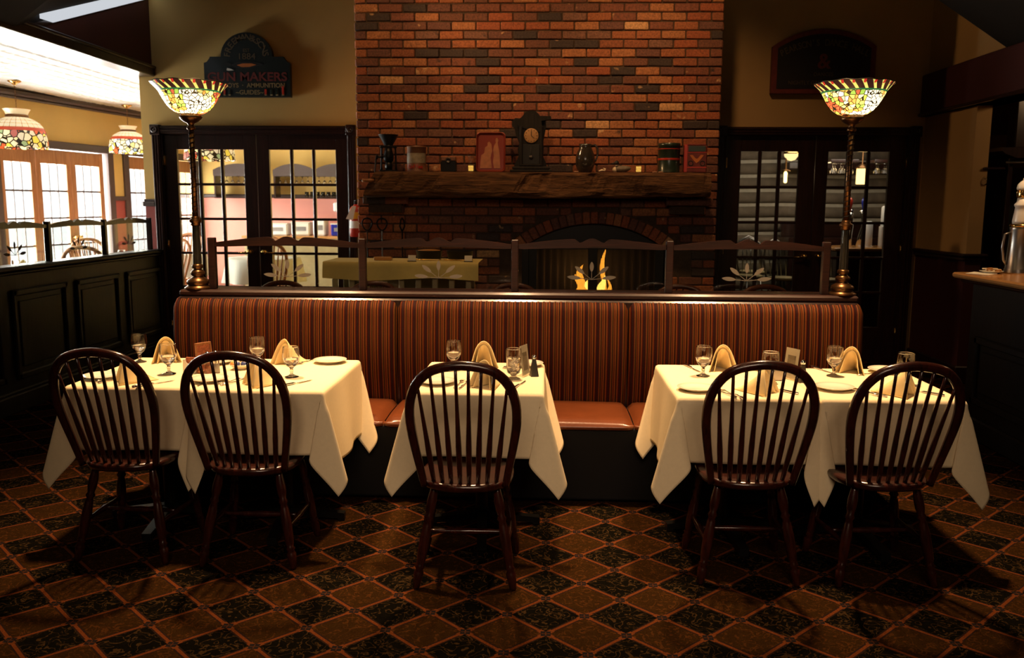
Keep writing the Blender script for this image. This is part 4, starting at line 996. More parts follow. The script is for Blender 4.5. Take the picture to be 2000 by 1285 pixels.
def napkin_proto():
    t = thing('folded_napkin', '', 'napkin', (0, 0, 0), 0)
    def fold(hs, ws, L0, dy, nm, LK=1.2):
        def fn(u, v):
            # v along the arch (-1..1), u from open front to the closed toe
            w = 2*v-1; k = (1-u)
            hh = .135*hs; ww = .078*ws
            x = ww*w*(1-.0*u)*k**.85
            z = hh*max(0, (1-abs(w)**1.75))*k**1.15 + .002
            y = dy + .012*abs(w)*k + .055*(1-abs(w)**1.5)*k*.9*(1-u) + L0*LK*u
            x += .004*sin(5*w+3*u)
            return (x, y-.06, z)
        o = MB().grid(fn, 22, 30).build(nm, MT['napkin'], t)
        md = o.modifiers.new('thickness', 'SOLIDIFY'); md.thickness = .0035; md.offset = 0
    fold(1.0, 1.0, .17, 0, 'outer_fold'); fold(.86, .66, .15, .006, 'inner_fold')
    return t
NP = napkin_proto()
naps = [(-2.0, 4.46, R(25), 1.0, 'pale yellow folded napkin at the back of the left table, nearest the half-wall'), (-1.348, 4.43, R(-30), 1.0, 'pale yellow folded napkin at the back of the left table behind a goblet'),
        (-.318, 4.44, R(8), 1.0, 'pale yellow arched napkin at the back of the middle table'), (.906, 4.416, R(0), 1.0, 'pale yellow peaked napkin at the back left of the right table'), (1.552, 4.40, R(-32), 1.0, 'pale yellow folded napkin at the back right of the right table'),
        (-1.955, 3.93, R(-58), .95, 'pale yellow napkin behind the spindles of the first chair from the left'), (-1.33, 3.90, R(-52), .95, 'pale yellow napkin behind the spindles of the second chair from the left'), (-.272, 3.93, R(-25), .95, 'pale yellow napkin behind the middle chair'),
        (.985, 3.88, R(52), .95, 'pale yellow napkin behind the chair at the left half of the right table'), (1.600, 3.88, R(50), .95, 'pale yellow napkin behind the rightmost chair')]
for i, (x, y, rz, s, lb) in enumerate(naps):
    if i == 0: NP.location = (x, y, ZT); NP.rotation_euler[2] = rz; NP['label'] = lb; NP['group'] = 'folded napkins on the tables'
    else: dup(NP, (x, y, ZT), rz, lb, scale=s)

def fork_mb():
    m = MB()
    pts = [(0, -.095, .004), (0, -.05, .007), (0, 0, .004), (0, .03, .008), (0, .045, .010)]
    m.tube(pts, [.0045, .0035, .0022, .0022, .003], 6)
    m.cbox(-.010, .010, .040, .060, .007, .0095, .001)
    for i in range(4): m.tube([(-.0085+i*.0057, .058, .008), (-.0085+i*.0057, .078, .005), (-.008+i*.0053, .095, .008)], [.0014, .0013, .0006], 5)
    return m
def knife_mb():
    return MB().tube([(0, -.105, .005), (0, -.08, .006), (0, -.01, .005), (0, .0, .004)], [.006, .0065, .005, .003], 8).add(
        [(-.001, 0, .002), (.001, 0, .002), (.009, .02, .002), (.009, .085, .002), (-.001, .11, .002), (-.001, 0, .004), (.001, 0, .004), (.009, .02, .003), (.009, .085, .003), (-.001, .11, .003)],
        [(0, 1, 2, 3, 4), (9, 8, 7, 6, 5), (0, 5, 6, 1), (1, 6, 7, 2), (2, 7, 8, 3), (3, 8, 9, 4), (4, 9, 5, 0)])
def spoon_mb():
    m = MB().tube([(0, -.09, .003), (0, -.04, .006), (0, .03, .004)], [.004, .003, .002], 6)
    return m.grid(lambda u, v: ((u-.5)*.030*sqrt(max(0, 1-(2*v-1)**2)), .03+.045*v, .006-.005*(1-(2*u-1)**2)*sqrt(max(0, 1-(2*v-1)**2))), 8, 8)
fm, km, sm_ = fork_mb().mesh('fork', MT['steel']), knife_mb().mesh('table_knife', MT['steel']), spoon_mb().mesh('spoon', MT['steel'])
def cut(kind, me, x, y, rz, lb, grp):
    o = place(kind, me, None, (x, y, ZT), (0, 0, R(rz))); tag(o, lb, kind.replace('table_', ''), grp)
FG, KG = 'forks on the tables', 'knives on the tables'
for x, y, rz, lb in ((-2.065, 3.99, -25, 'left-hand fork of the pair beside the first plate on the left table'), (-2.035, 3.98, -25, 'right-hand fork of the pair beside the first plate on the left table'),
                     (-1.478, 3.975, -28, 'left-hand fork of the pair between plate and napkin, second chair'), (-1.448, 3.965, -28, 'right-hand fork of the pair between plate and napkin, second chair'),
                     (-1.262, 4.50, 160, 'fork at the back of the left table beside the corner plate'),
                     (-.400, 3.985, -8, 'left-hand fork of the pair behind the middle chair'), (-.372, 3.975, -10, 'right-hand fork of the pair behind the middle chair'), (-.195, 4.46, 172, 'fork at the back of the middle table behind the iced glass'),
                     (.805, 3.87, 25, 'left-hand fork of the pair beside the front left plate of the right table'), (.832, 3.86, 25, 'right-hand fork of the pair beside the front left plate of the right table'),
                     (1.445, 3.93, 28, 'left-hand fork of the pair between plate and napkin at the rightmost chair'), (1.472, 3.92, 28, 'right-hand fork of the pair between plate and napkin at the rightmost chair')):
    cut('fork', fm, x, y, rz, lb, FG)
for x, y, rz, lb in ((-1.815, 3.90, -35, 'knife just right of the napkin at the first chair from the left'), (-1.165, 3.95, -32, 'knife right of the napkin near the right edge of the left table'), (-.118, 3.99, -14, 'knife at the front right of the middle table'),
                     (1.075, 3.95, 35, 'knife right of the napkin at the left half of the right table'), (1.715, 3.95, 38, 'knife right of the napkin at the rightmost chair'), (.765, 4.46, 195, 'knife at the back left of the right table by the goblet'), (1.427, 4.46, 200, 'knife at the back of the right table left of the second goblet')):
    cut('table_knife', km, x, y, rz, lb, KG)
cut('spoon', sm_, 1.635, 4.37, -60, 'spoon between back napkin and plate at the right of the right table', 'spoons on the tables')

# caddies, cards, shakers, creamers
def caddy(x, y, rz, mat, label, nm='sugar_caddy'):
    t = thing(nm, label, 'caddy', (x, y, ZT), rz)
    m = MB()
    m.prism([(-.030, 0), (.030, 0), (.030, .070), (.016, .070), (.012, .055), (0, .048), (-.012, .055), (-.016, .070), (-.030, .070)], -.020, -.016)
    m.cbox(-.030, .030, .016, .020, 0, .070, .002).cbox(-.030, -.026, -.018, .018, 0, .070, .002).cbox(.026, .030, -.018, .018, 0, .070, .002).box(-.028, .028, -.018, .018, .001, .006)
    m.build('body', mat, t)
    for i in range(5): MB(Matrix.Rotation(R(3*i-6), 4, 'X')).cbox(-.023, .023, -.012+i*.006, -.009+i*.006, .012, .078, .001).build('sugar_packet', MT['packets'], t)
caddy(-1.752, 4.175, R(-8), MT['ceramic'], 'white ceramic caddy of sugar packets on the left table')
caddy(1.127, 4.20, R(6), MT['pewter'], 'metal caddy between goblet and card holder on the right table')
def card(x, y, rz, frame_m, label, kind):
    t = thing('card_holder', label, 'card holder', (x, y, ZT), rz)
    if kind == 'wood':
        MB().cbox(-.045, .045, -.022, .022, 0, .014, .003).build('foot', MT['orange_wood'], t)
        MB(Matrix.Rotation(R(-6), 4, 'X')).cbox(-.045, -.035, -.006, .006, .01, .150, .002).cbox(.035, .045, -.006, .006, .01, .150, .002).cbox(-.045, .045, -.006, .006, .138, .150, .002).cbox(-.045, .045, -.006, .006, .01, .02, .002).build('frame', MT['orange_wood'], t)
        MB(Matrix.Rotation(R(-6), 4, 'X')).box(-.036, .036, -.002, .002, .02, .14).build('card', MT['packets'], t)
    else:
        MB().cbox(-.05, .05, -.022, .022, 0, .004, .001).add([(-.05, -.020, .004), (.05, -.020, .004), (.05, -.002, .158), (.032, 0, .170), (-.05, -.002, .158), (-.05, -.017, .004), (.05, -.017, .004), (.05, .001, .158), (.032, .002, .170), (-.05, .001, .158)],
            [(0, 1, 2, 3, 4), (9, 8, 7, 6, 5), (0, 5, 6, 1), (1, 6, 7, 2), (2, 7, 8, 3), (3, 8, 9, 4), (4, 9, 5, 0)]).build('holder', MT['acrylic'], t)
        MB().add([(-.046, -.0165, .008), (.046, -.0165, .008), (.046, .001, .152), (-.046, .001, .152), (-.046, -.0155, .008), (.046, -.0155, .008), (.046, .002, .152), (-.046, .002, .152)],
                 [(0, 1, 2, 3), (7, 6, 5, 4), (0, 4, 5, 1), (1, 5, 6, 2), (2, 6, 7, 3), (3, 7, 4, 0)]).build('card', MT['paper'], t)
        MB().add([(-.028, -.0155, .03), (.028, -.0155, .03), (.028, -.0035, .118), (-.028, -.0035, .118)], [(0, 1, 2, 3)]).build('printed_panel', MT['tin_label'], t)
card(-1.688, 4.20, R(55), None, 'wooden framed table card standing between caddy and shakers', 'wood')
card(-.105, 4.22, R(68), None, 'clear holder with menu card beside the iced water glass', 'acrylic')
card(1.205, 4.22, R(-64), None, 'clear holder with pointed menu card on the right table', 'acrylic')
def shaker(x, y, label, kind=0, rz=0):
    t = thing('salt_shaker', label, 'shaker', (x, y, ZT), rz)
    if kind == 0:
        MB().lathe([(.018, 0), (.019, .01), (.017, .05), (.014, .085)], 10, smooth=False).build('body', MT['goblet'], t)
        MB().lathe([(.0135, .002), (.0145, .01), (.013, .045), (.001, .046)], 10).build('contents', MT['packets'] if 'pepper' in label else MT['ceramic'], t)
        MB().lathe([(.0155, .083), (.0165, .092), (.014, .104), (.006, .110), (.001, .111)], 14).build('cap', MT['chrome'], t)
    else:
        MB().lathe([(.028, 0), (.027, .004), (.010, .088)], 4, smooth=False, xf=Matrix.Rotation(pi/4, 4, 'Z')).build('body', MT['pewter_dark'], t)
        MB().lathe([(.0105, .086), (.012, .092), (.011, .102), (.003, .107)], 12).build('cap', MT['chrome'], t)
shaker(-1.662, 4.165, 'glass pepper shaker with chrome cap, nearer the wooden card'); shaker(-1.632, 4.195, 'glass salt shaker with chrome cap, nearer the banquette on the left table')
shaker(-.052, 4.212, 'dark pyramid shaker behind the menu card on the middle table', 1, .3)
shaker(1.238, 4.16, 'dark pyramid shaker beside the card on the right table', 1, .2)
t = thing('creamer_bowl', 'small white bowl of creamer cups on the left table', 'bowl', (-1.547, 4.302, ZT))
MB().lathe([(.028, 0), (.030, .004), (.050, .018), (.056, .026), (.053, .0265), (.045, .018), (.020, .006), (.001, .005)], 28).build('dish', MT['china'], t)
for i, (x, y, z, mt) in enumerate(((-.028, -.012, .024, 'orange_lid'), (-.004, -.020, .026, 'blue_lid'), (.026, -.012, .025, 'blue_lid'), (.010, .016, .028, 'orange_lid'), (-.020, .018, .026, 'orange_lid'), (.0, 0, .040, 'orange_lid'))):
    q = Matrix.Translation((x, y, z)) @ Matrix.Rotation(R(70 if i < 3 else 25), 4, 'X') @ Matrix.Rotation(i, 4, 'Z')
    c = MB(q).lathe([(.011, 0), (.014, .014), (.0165, .0155), (.0165, .017)], 14).build('creamer_cup', MT['cream'], t)
    MB(q).lathe([(.0145, .0172), (.0145, .0182)], 14).build('foil_lid', MT[mt], c)

# ------------------------------------------------------------------ mantel beam and what stands on it
rm = random.Random(11)
mb = MB(); NS = 90; sec = [(7.665, 1.675), (7.652, 1.70), (7.650, 1.77), (7.655, 1.845), (7.668, 1.866), (7.70, 1.872), (7.85, 1.872), (8.02, 1.872), (8.02, 1.665), (7.85, 1.662), (7.70, 1.664)]
vs = []
hole = [(rm.uniform(0, 1), rm.uniform(1.70, 1.84), rm.uniform(.01, .03)) for _ in range(14)]
for i in range(NS+1):
    u = i/NS
    for j, (y, z) in enumerate(sec):
        xl = -1.50-.11*(1.872-z)/.2; xr = 1.415
        x = xl+(xr-xl)*u
        n1 = .010*sin(9*u+j*1.3)+.006*sin(31*u+j*2.1)+.004*sin(77*u+j)
        yy = y+(n1 if y < 7.7 else 0); zz = z+(n1*.7 if z < 1.80 else (0 if 6 <= j <= 7 else n1*.15))
        if z < 1.70: zz -= .012*(1-u)
        for hu, hz, hr in hole:
            if y < 7.68 and abs(u-hu) < .012 and abs(z-hz) < .06: yy += hr*.6
        vs.append((x, yy, zz))
n = len(sec)
mb.add(vs, [(i*n+j, i*n+(j+1) % n, (i+1)*n+(j+1) % n, (i+1)*n+j) for i in range(NS) for j in range(n)]+[tuple(range(n)), tuple(NS*n+j for j in range(n-1, -1, -1))])
tag(mb.build('mantel_beam', MT['beam']), 'rough-hewn timber mantel beam across the brick chimney', 'mantel')
ZM = 1.874
def at(name, label, cat, x, y=7.80, rz=0): return thing(name, label, cat, (x, y, ZM), rz)
g = at('coffee_grinder', 'black cast-iron coffee grinder with funnel hopper and crank at the left end of the mantel', 'grinder', -1.395, 7.76)
MB().openlathe([(.036, .225), (.042, .235), (.088, .315), (.090, .318), (.086, .318), (.036, .228)], 24).build('hopper', MT['iron'], g)
m = MB().cbox(-.075, .075, -.05, .05, 0, .012, .003)
for sx in (-1, 1): m.turned((sx*.066, 0, .01), (sx*.060, 0, .225), [(.012, 0), (.007, .15), (.009, .5), (.007, .85), (.013, 1)], 8)
m.cbox(-.074, .074, -.02, .02, .205, .222, .004).lathe([(.032, .085), (.044, .10), (.046, .14), (.036, .17), (.030, .205)], 18).lathe([(.03, .012), (.034, .05), (.028, .085)], 14)
m.build('body', MT['iron'], g)
m = MB().tube([(-.04, 0, .125), (-.105, -.02, .125)], .010, 8).tube([(-.105, -.02, .125), (-.108, -.05, .06), (-.108, -.09, -.02), (-.110, -.11, -.075)], [.009, .007, .006, .007], 8)
m.lathe([(.022, 0), (.022, .01)], 14, xf=Matrix.Translation((-.105, -.02, .125)) @ Matrix.Rotation(pi/2, 4, 'Y'))
m.build('crank', MT['iron'], g)
MB().turned((-.108, -.118, -.080), (-.215, -.118, -.082), [(.010, 0), (.016, .3), (.013, .7), (.017, .95), (.006, 1)], 10).build('crank_handle', MT['orange_wood'], g)
g = at('coffee_can', 'round rusty coffee can with faded label beside the grinder', 'can', -1.155, 7.82)
MB().lathe([(.084, 0), (.086, .003), (.084, .006), (.084, .205), (.087, .208), (.087, .222), (.080, .224), (.001, .220)], 36).build('body', MT['coffee_tin'], g)
m = MB(); m.grid(lambda u, v: (.0855*sin((u-.5)*2.6), -.0855*cos((u-.5)*2.6), .075+.085*v), 20, 2).build('label_panel', MT['tin_label'], g)
for i, ch in enumerate('Coffee'):
    a = (i-2.5)*.26; text(ch, .048, (.088*sin(a), -.088*cos(a), .042), MT['red_paint'], g, 'letter', (pi/2, 0, a), bold=.001)
g = at('box_camera', 'small black folding camera with brown top on the mantel', 'camera', -.865, 7.78)
MB().cbox(-.068, .068, -.04, .04, 0, .092, .005).build('body', MT['iron'], g)
MB().cbox(-.066, .066, -.038, .038, .092, .130, .006).build('leather_top', MT['coffee_tin'], g)
MB().lathe([(.024, 0), (.026, .006), (.018, .014), (.016, .004), (.001, .004)], 18, xf=Matrix.Translation((0, -.038, .098)) @ Matrix.Rotation(pi/2, 4, 'X')).build('lens', MT['pewter_dark'], g)
def oil_lamp(x, y, label):
    g = at('oil_candle', label, 'candle', x, y)
    MB().lathe([(.024, 0), (.026, .004), (.025, .060), (.020, .066), (.022, .078), (.020, .100), (.027, .135), (.028, .158), (.0265, .158), (.025, .135), (.018, .100), (.020, .078), (.018, .070), (.023, .058), (.023, .006), (.001, .005)], 20).build('glass', MT['acrylic'], g)
    MB().lathe([(.001, .007), (.021, .008), (.022, .052), (.001, .053)], 16).build('oil', MT['oil'], g)
oil_lamp(-.665, 7.72, 'small clear oil candle before the red tray'); oil_lamp(.800, 7.76, 'small clear oil candle left of the green tin')
g = at('serving_tray', 'red tin tray with figures in relief leaning on the bricks', 'tray', -.500, 7.86); g.rotation_euler = (R(-8), 0, 0)
def rrect(w, h, r, n=6):
    o = []
    for cx, cz, a0 in ((w/2-r, r, -90), (w/2-r, h-r, 0), (-w/2+r, h-r, 90), (-w/2+r, r, 180)):
        for i in range(n+1): a = R(a0+90*i/n); o.append((cx+r*cos(a), cz+r*sin(a)))
    return o
outer, inner = rrect(.262, .352, .035), [(x*.86, .176+(z-.176)*.89) for x, z in rrect(.262, .352, .035)]
nn = len(outer); m = MB()
vs = [(x, -.022, z) for x, z in outer]+[(x*.97, -.024, .176+(z-.176)*.975) for x, z in outer]+[(x, -.006, z) for x, z in inner]+[(x, 0, z) for x, z in outer]
fs = [(k*nn+i, k*nn+(i+1) % nn, (k+1)*nn+(i+1) % nn, (k+1)*nn+i) for k in (0, 1) for i in range(nn)]+[tuple(2*nn+i for i in range(nn)), tuple(3*nn+i for i in range(nn-1, -1, -1))]+[(i, 3*nn+i, 3*nn+(i+1) % nn, (i+1) % nn) for i in range(nn)]
m.add(vs, fs).build('body', MT['tray'], g)
def figure(pts, nm='relief_figure'): MB().prism(pts, -.011, -.006).build(nm, MT['tray2'], g)
figure([(.030, .035), (.085, .035), (.080, .13), (.072, .20), (.064, .235), (.060, .262), (.066, .285), (.056, .305), (.044, .300), (.040, .280), (.044, .262), (.030, .240), (.020, .20), (.026, .15), (.020, .09)])
figure([(-.095, .035), (.010, .035), (-.002, .13), (.012, .19), (.004, .25), (-.015, .272), (-.030, .262), (-.030, .235), (-.052, .22), (-.058, .17), (-.085, .15), (-.092, .09)])
g = at('mantel_clock', 'tall dark carved mantel clock with round aged dial, off-centre on the mantel', 'clock', -.140, 7.84)
MB().cbox(-.185, .185, -.075, .06, 0, .022, .005).cbox(-.165, .165, -.065, .06, .022, .050, .008).build('plinth', MT['clock_wood'], g)
MB().cbox(-.105, .105, -.045, .06, .05, .40, .006).build('case', MT['clock_wood'], g)
pts = [(-.110, .05), (-.150, .055), (-.135, .09), (-.110, .14), (-.120, .20), (-.105, .25), (-.135, .32), (-.150, .38), (-.172, .41), (-.165, .45), (-.140, .47), (-.105, .465), (-.080, .485), (-.060, .515), (-.030, .53), (.0, .535), (.030, .53), (.058, .51), (.075, .488), (.17, .487), (.175, .46), (.125, .45), (.13, .40), (.118, .33), (.105, .27), (.110, .20), (.105, .14), (.128, .09), (.140, .055), (.110, .05)]
MB().prism(pts, -.02, .02).prism([(x*.7, .41+(z-.41)*.8) for x, z in pts[7:24]], -.05, -.02).build('carved_frame', MT['clock_wood'], g)
MB().lathe([(.062, 0), (.064, .006), (.058, .008), (.001, .007)], 30, xf=Matrix.Translation((0, -.046, .315)) @ Matrix.Rotation(pi/2, 4, 'X')).build('dial', MT['clock_face'], g)
m = MB().cbox(-.003, .003, -.057, -.055, .315, .355, .001)
m.add([(0, -.057, .318), (.028, -.057, .295), (.026, -.057, .292), (0, -.057, .312)], [(0, 1, 2, 3)]).build('hands', MT['black'], g)
for i in range(12):
    a = i*pi/6; MB().cbox(.05*sin(a)-.003, .05*sin(a)+.003, -.0555, -.054, .315+.05*cos(a)-.004, .315+.05*cos(a)+.004, .001).build('hour_mark', MT['black'], g)
MB().cbox(-.075, .075, -.052, -.046, .07, .24, .003).build('door_glass', MT['black'], g)
m = MB()
for a in (-1, 1): m.cbox(a*.088-.008, a*.088+.008, -.062, -.044, .055, .40, .003)
m.cbox(-.09, .09, -.060, -.045, .055, .07, .003).build('pilasters', MT['clock_wood'], g)
MB().lathe([(.016, 0), (.018, .004), (.001, .006)], 16, xf=Matrix.Translation((0, -.053, .13)) @ Matrix.Rotation(pi/2, 4, 'X')).tube([(0, -.055, .145), (0, -.055, .22)], .0015, 5).build('pendulum', MT['pewter_dark'], g)
g = at('stoneware_jug', 'dark glazed stoneware jug with loop handle, right of the clock', 'jug', .335, 7.80)
MB().lathe([(.055, 0), (.062, .01), (.082, .06), (.086, .11), (.078, .16), (.058, .205), (.054, .225), (.060, .245), (.056, .245), (.050, .225), (.052, .20), (.001, .15)], 32).build('body', MT['stone'], g)
MB().tube([(.052, 0, .228), (.085, 0, .238), (.108, 0, .21), (.110, 0, .16), (.095, 0, .11), (.080, 0, .09)], [.010, .010, .009, .009, .008, .009], 10).build('handle', MT['stone'], g)
g = at('duck_decoy', 'small carved duck with dark head and pale breast on the mantel', 'figurine', .645, 7.78, R(-12))
vs = []; fs = []
def duckfn(u, v):
    t = u; a = 2*pi*v; x = -.055+.15*t; r = .034*(sin(pi*min(1, t*.93+.07))**.6); return (x, -r*.9*cos(a), .030+.030*r/.034*sin(a)+.022*max(0, t-.6)**1.2)
MB().grid(duckfn, 18, 16).build('body', MT['duckbody'], g)
MB().lathe([(.001, -.026), (.018, -.018), (.026, 0), (.018, .018), (.001, .026)], 14, (-.048, 0, .024)).build('breast', MT['cream'], g)
MB().tube([(-.030, 0, .045), (-.034, 0, .065)], [.014, .012], 10).lathe([(.001, 0), (.018, .006), (.022, .020), (.016, .034), (.001, .042)], 14, (-.036, 0, .063)).tube([(-.055, 0, .080), (-.082, 0, .076)], [.009, .005], 8).build('head', MT['black'], g)
MB().lathe([(.013, 0), (.014, .006), (.012, .010)], 12, (-.034, 0, .056)).build('neck_ring', MT['cream'], g)
g = at('china_bird', 'tiny white china scrap figure lying beside the jug', 'figurine', .480, 7.74)
MB().tube([(-.028, 0, .010), (0, 0, .018), (.024, 0, .014), (.030, 0, .030), (.012, 0, .036)], [.005, .010, .008, .006, .003], 8).build('body', MT['cream'], g)
g = at('green_tin', 'round dark green tin with red band near the right end of the mantel', 'tin', 1.065, 7.80)
MB().lathe([(.097, 0), (.099, .004), (.096, .008), (.096, .222), (.099, .226), (.099, .250), (.092, .254), (.001, .252)], 40).build('body', MT['green_tin'], g)
MB().openlathe([(.0965, .108), (.0972, .112), (.0972, .120), (.0965, .124)], 40).openlathe([(.0965, .20), (.097, .203), (.0965, .206)], 40).build('painted_band', MT['red_paint'], g)
g = at('red_tin', 'upright red rectangular tin with framed wing emblem at the right end of the mantel', 'tin', 1.290, 7.79, R(-4))
MB().cbox(-.098, .098, -.055, .055, 0, .232, .008).cbox(-.090, .090, -.048, .048, .232, .246, .006).build('body', MT['red_dark'], g)
MB().cbox(-.098, -.070, -.057, -.053, .005, .240, .002).cbox(-.07, .098, -.057, -.053, .040, .050, .001).cbox(-.07, .098, -.057, -.053, .170, .176, .001).build('bright_trim', MT['red_paint'], g)
MB().prism([(-.062, .182), (.080, .182), (.084, .228), (-.058, .230)], -.0575, -.055).build('top_panel', MT['green_tin'], g)
for sx in (-1, 1):
    MB().tube([(.010+sx*.050+.020*cos(a), -.057, .082+.020*sin(a)) for a in [2*pi*i/18 for i in range(18)]], .003, 5, closed=True).build('ring_emblem', MT['green_tin'], g)
MB().prism([(.010, .080), (.040, .11), (.070, .150), (.045, .152), (.022, .125), (.010, .118), (-.002, .125), (-.025, .152), (-.050, .150), (-.020, .11)], -.058, -.055).build('wing_emblem', MT['orange_paint'], g)
for x in (.255, .935, .985): tag(MB().tube([(x-.02, 7.70, ZM+.003), (x+.02, 7.705, ZM+.004)], [.004, .005], 6).build('stone_chip', MT['peach']), {.255: 'pale chip on the mantel edge left of the jug', .935: 'pale chip on the mantel edge under the clear candle', .985: 'pale chip on the mantel edge just left of the green tin'}[x], 'chip', 'pale chips on the mantel edge')

# fire irons, extinguisher
def iron(x, kind, label, twist=False):
    g = thing('fire_iron', label, 'fire tool', (x, 7.955, 0), 0, 'fire irons hanging on the bricks')
    m = MB(); z1, z0 = 1.46, .62
    if kind == 'loop':
        m.tube([(.045*sin(a)*(1 if a < pi else 1)*(1-.25*cos(a)), 0, z1-.055-.055*-cos(a)*-1) for a in [2*pi*i/24 for i in range(24)]], .0065, 8, closed=True)
    else:
        m.tube([(.0, 0, z1-.12), (-.022, 0, z1-.07), (-.012, 0, z1-.01), (.004, 0, z1)], .007, 8).tube([(.0, 0, z1-.12), (.022, 0, z1-.07), (.016, 0, z1-.02), (.004, 0, z1)], .007, 8)
    m.build('handle', MT['iron'], g)
    if twist:
        q = MB()
        for ph in (0, pi): q.tube([(.004*cos(a+ph), .004*sin(a+ph), z1-.11-(z1-.11-z0)*i/120) for i in range(121) for a in [2*pi*i/120*18]], .0042, 5)
        q.build('shaft', MT['pewter'], g)
    else: MB().tube([(0, 0, z1-.11), (0, 0, z0)], .006, 8).build('shaft', MT['iron'], g)
    MB().cbox(-.035, .035, -.006, .006, z0-.12, z0, .003).build('blade', MT['iron'], g)
    MB().tube([(0, .06, z1-.004), (0, .0, z1-.004), (0, -.012, z1+.010)], .004, 6).build('hook', MT['iron'], g)
iron(-1.637, 'loop', 'iron fire tool with ring handle, nearest the extinguisher'); iron(-1.500, 'loop', 'twisted fire tool with heart-shaped handle, middle of three', True); iron(-1.315, 'tongs', 'narrow-handled fire tongs, rightmost of the fire irons')
g = thing('fire_extinguisher', 'red and white banded fire extinguisher with a paper tag beside the chimney', 'extinguisher', (-1.845, 8.45, 1.27))
MB().lathe([(.055, 0), (.062, .012), (.062, .255), (.052, .285), (.022, .305), (.020, .315)], 26).build('cylinder', MT['red_paint'], g)
MB().openlathe([(.0628, .085), (.0632, .09), (.0632, .150), (.0628, .155)], 26).build('white_band', MT['white'], g)
MB().openlathe([(.0628, .175), (.0632, .18), (.0632, .235), (.0628, .24)], 26).build('yellow_band', simple('yellow_label', (.75, .42, .03), .5), g)
MB().lathe([(.018, .312), (.020, .340)], 12).tube([(-.015, 0, .345), (.05, -.01, .362)], [.007, .005], 6).tube([(.02, 0, .33), (.07, -.01, .30), (.072, -.01, .12)], .008, 8).build('valve', MT['iron'], g)
MB().add([(-.02, -.066, .30), (.015, -.066, .295), (-.015, -.075, .165), (-.085, -.072, .175), (-.02, -.0645, .30), (.015, -.0645, .295), (-.015, -.0735, .165), (-.085, -.0705, .175)], [(0, 1, 2, 3), (7, 6, 5, 4), (0, 4, 5, 1), (1, 5, 6, 2), (2, 6, 7, 3), (3, 7, 4, 0)]).build('tag', MT['white'], g)
MB().cbox(-.02, .02, .060, .55, .1, .14, .004).build('bracket', MT['iron'], g)

# ------------------------------------------------------------------ wall signs
def text_to_meshes():
    bpy.context.view_layer.update(); dg = bpy.context.evaluated_depsgraph_get()
    for o in [x for x in COL.objects if x.type == 'FONT']:
        me = bpy.data.meshes.new_from_object(o.evaluated_get(dg)); nm = o.name; par = o.parent; mw = (o.location.copy(), o.rotation_euler.copy(), o.scale.copy())
        bpy.data.objects.remove(o); n = bpy.data.objects.new(nm.split('.')[0], me); COL.objects.link(n); n.parent = par; n.location, n.rotation_euler, n.scale = mw
def arc_text(s, cx, cz, rad, a0, a1, size, mat, parent, y=-.03, sx=1):
    n = len(s)
    for i, ch in enumerate(s):
        if ch == ' ': continue
        a = R(a0+(a1-a0)*i/(n-1)); text(ch, size, (cx+rad*sin(a), y, cz+rad*cos(a)), mat, parent, 'letter', (pi/2, a, 0), sx=sx, bold=.001)
g = thing('shop_sign', 'dark sign with half-round top lettered GUN MAKERS on the ochre wall', 'sign', (-3.028, 8.96, 2.65))
hw_ = .438
out = [(-hw_, 0), (hw_, 0), (hw_, .335), (hw_-.03, .345), (hw_-.055, .375), (hw_-.065, .395), (.262, .395)]+[(.262*cos(a), .395+.235*sin(a)) for a in [pi*i/24 for i in range(1, 24)]]+[(-.262, .395), (-hw_+.065, .395), (-hw_+.055, .375), (-hw_+.03, .345), (-hw_, .335)]
MB().prism(out, -.03, .03).build('board', MT['sign_green'], g)
arc_text('FREEMAN&SONS', 0, .385, .195, -82, 80, .088, MT['dim_gold'], g, -.031)
text('EST', .045, (0, -.031, .455), MT['dim_gold'], g); text('1884', .085, (0, -.031, .395), MT['dim_gold'], g, sx=1.1)
text('GUN MAKERS', .118, (.0, -.031, .195), MT['red_dark'], g, sx=1.12, bold=.003)
text('DECOYS  ·  AMMUNITION', .062, (.03, -.031, .113), MT['gold'], g, sx=.98, bold=.001); text('~GUIDES~', .062, (.02, -.031, .045), MT['gold'], g, bold=.001)
q = MB().prism([(-.16, .305), (-.13, .330), (-.08, .345), (.03, .348), (.13, .335), (.17, .318), (.10, .300), (.02, .285), (-.08, .285)], -.034, -.030).prism([(-.17, .33), (-.205, .345), (-.235, .335), (-.235, .32), (-.20, .31), (-.15, .31)], -.034, -.030)
q.build('painted_duck', MT['sign_blue'], g)
MB().prism([(-.10, .312), (-.04, .328), (.05, .328), (.10, .315), (.03, .295), (-.05, .293)], -.036, -.034).build('duck_breast', MT['orange_paint'], g)
MB().prism([(-.20, .285), (-.16, .275), (-.13, .262), (-.19, .258), (-.205, .262)], -.036, -.030).build('white_patch', MT['ceramic'], g)
for i, (x, h, mt) in enumerate(((.185, .055, 'red_paint'), (.245, .05, 'green_tin'), (.300, .055, 'green_tin'), (.362, .085, 'red_paint'), (-.185, .05, 'green_tin'), (-.235, .05, 'red_paint'), (-.29, .07, 'red_paint'), (-.34, .085, 'green_tin'))):
    s = MB().cbox(x-.011, x+.011, -.036, -.03, .022, .022+h, .004).build('painted_shell', MT[mt], g)
    MB().cbox(x-.012, x+.012, -.037, -.03, .014, .028, .003).build('shell_base', MT['gold'], s)
g = thing('hall_sign', 'arched maroon-framed black sign on the tan wall above the right double doors', 'sign', (2.700, 8.96, 2.69))
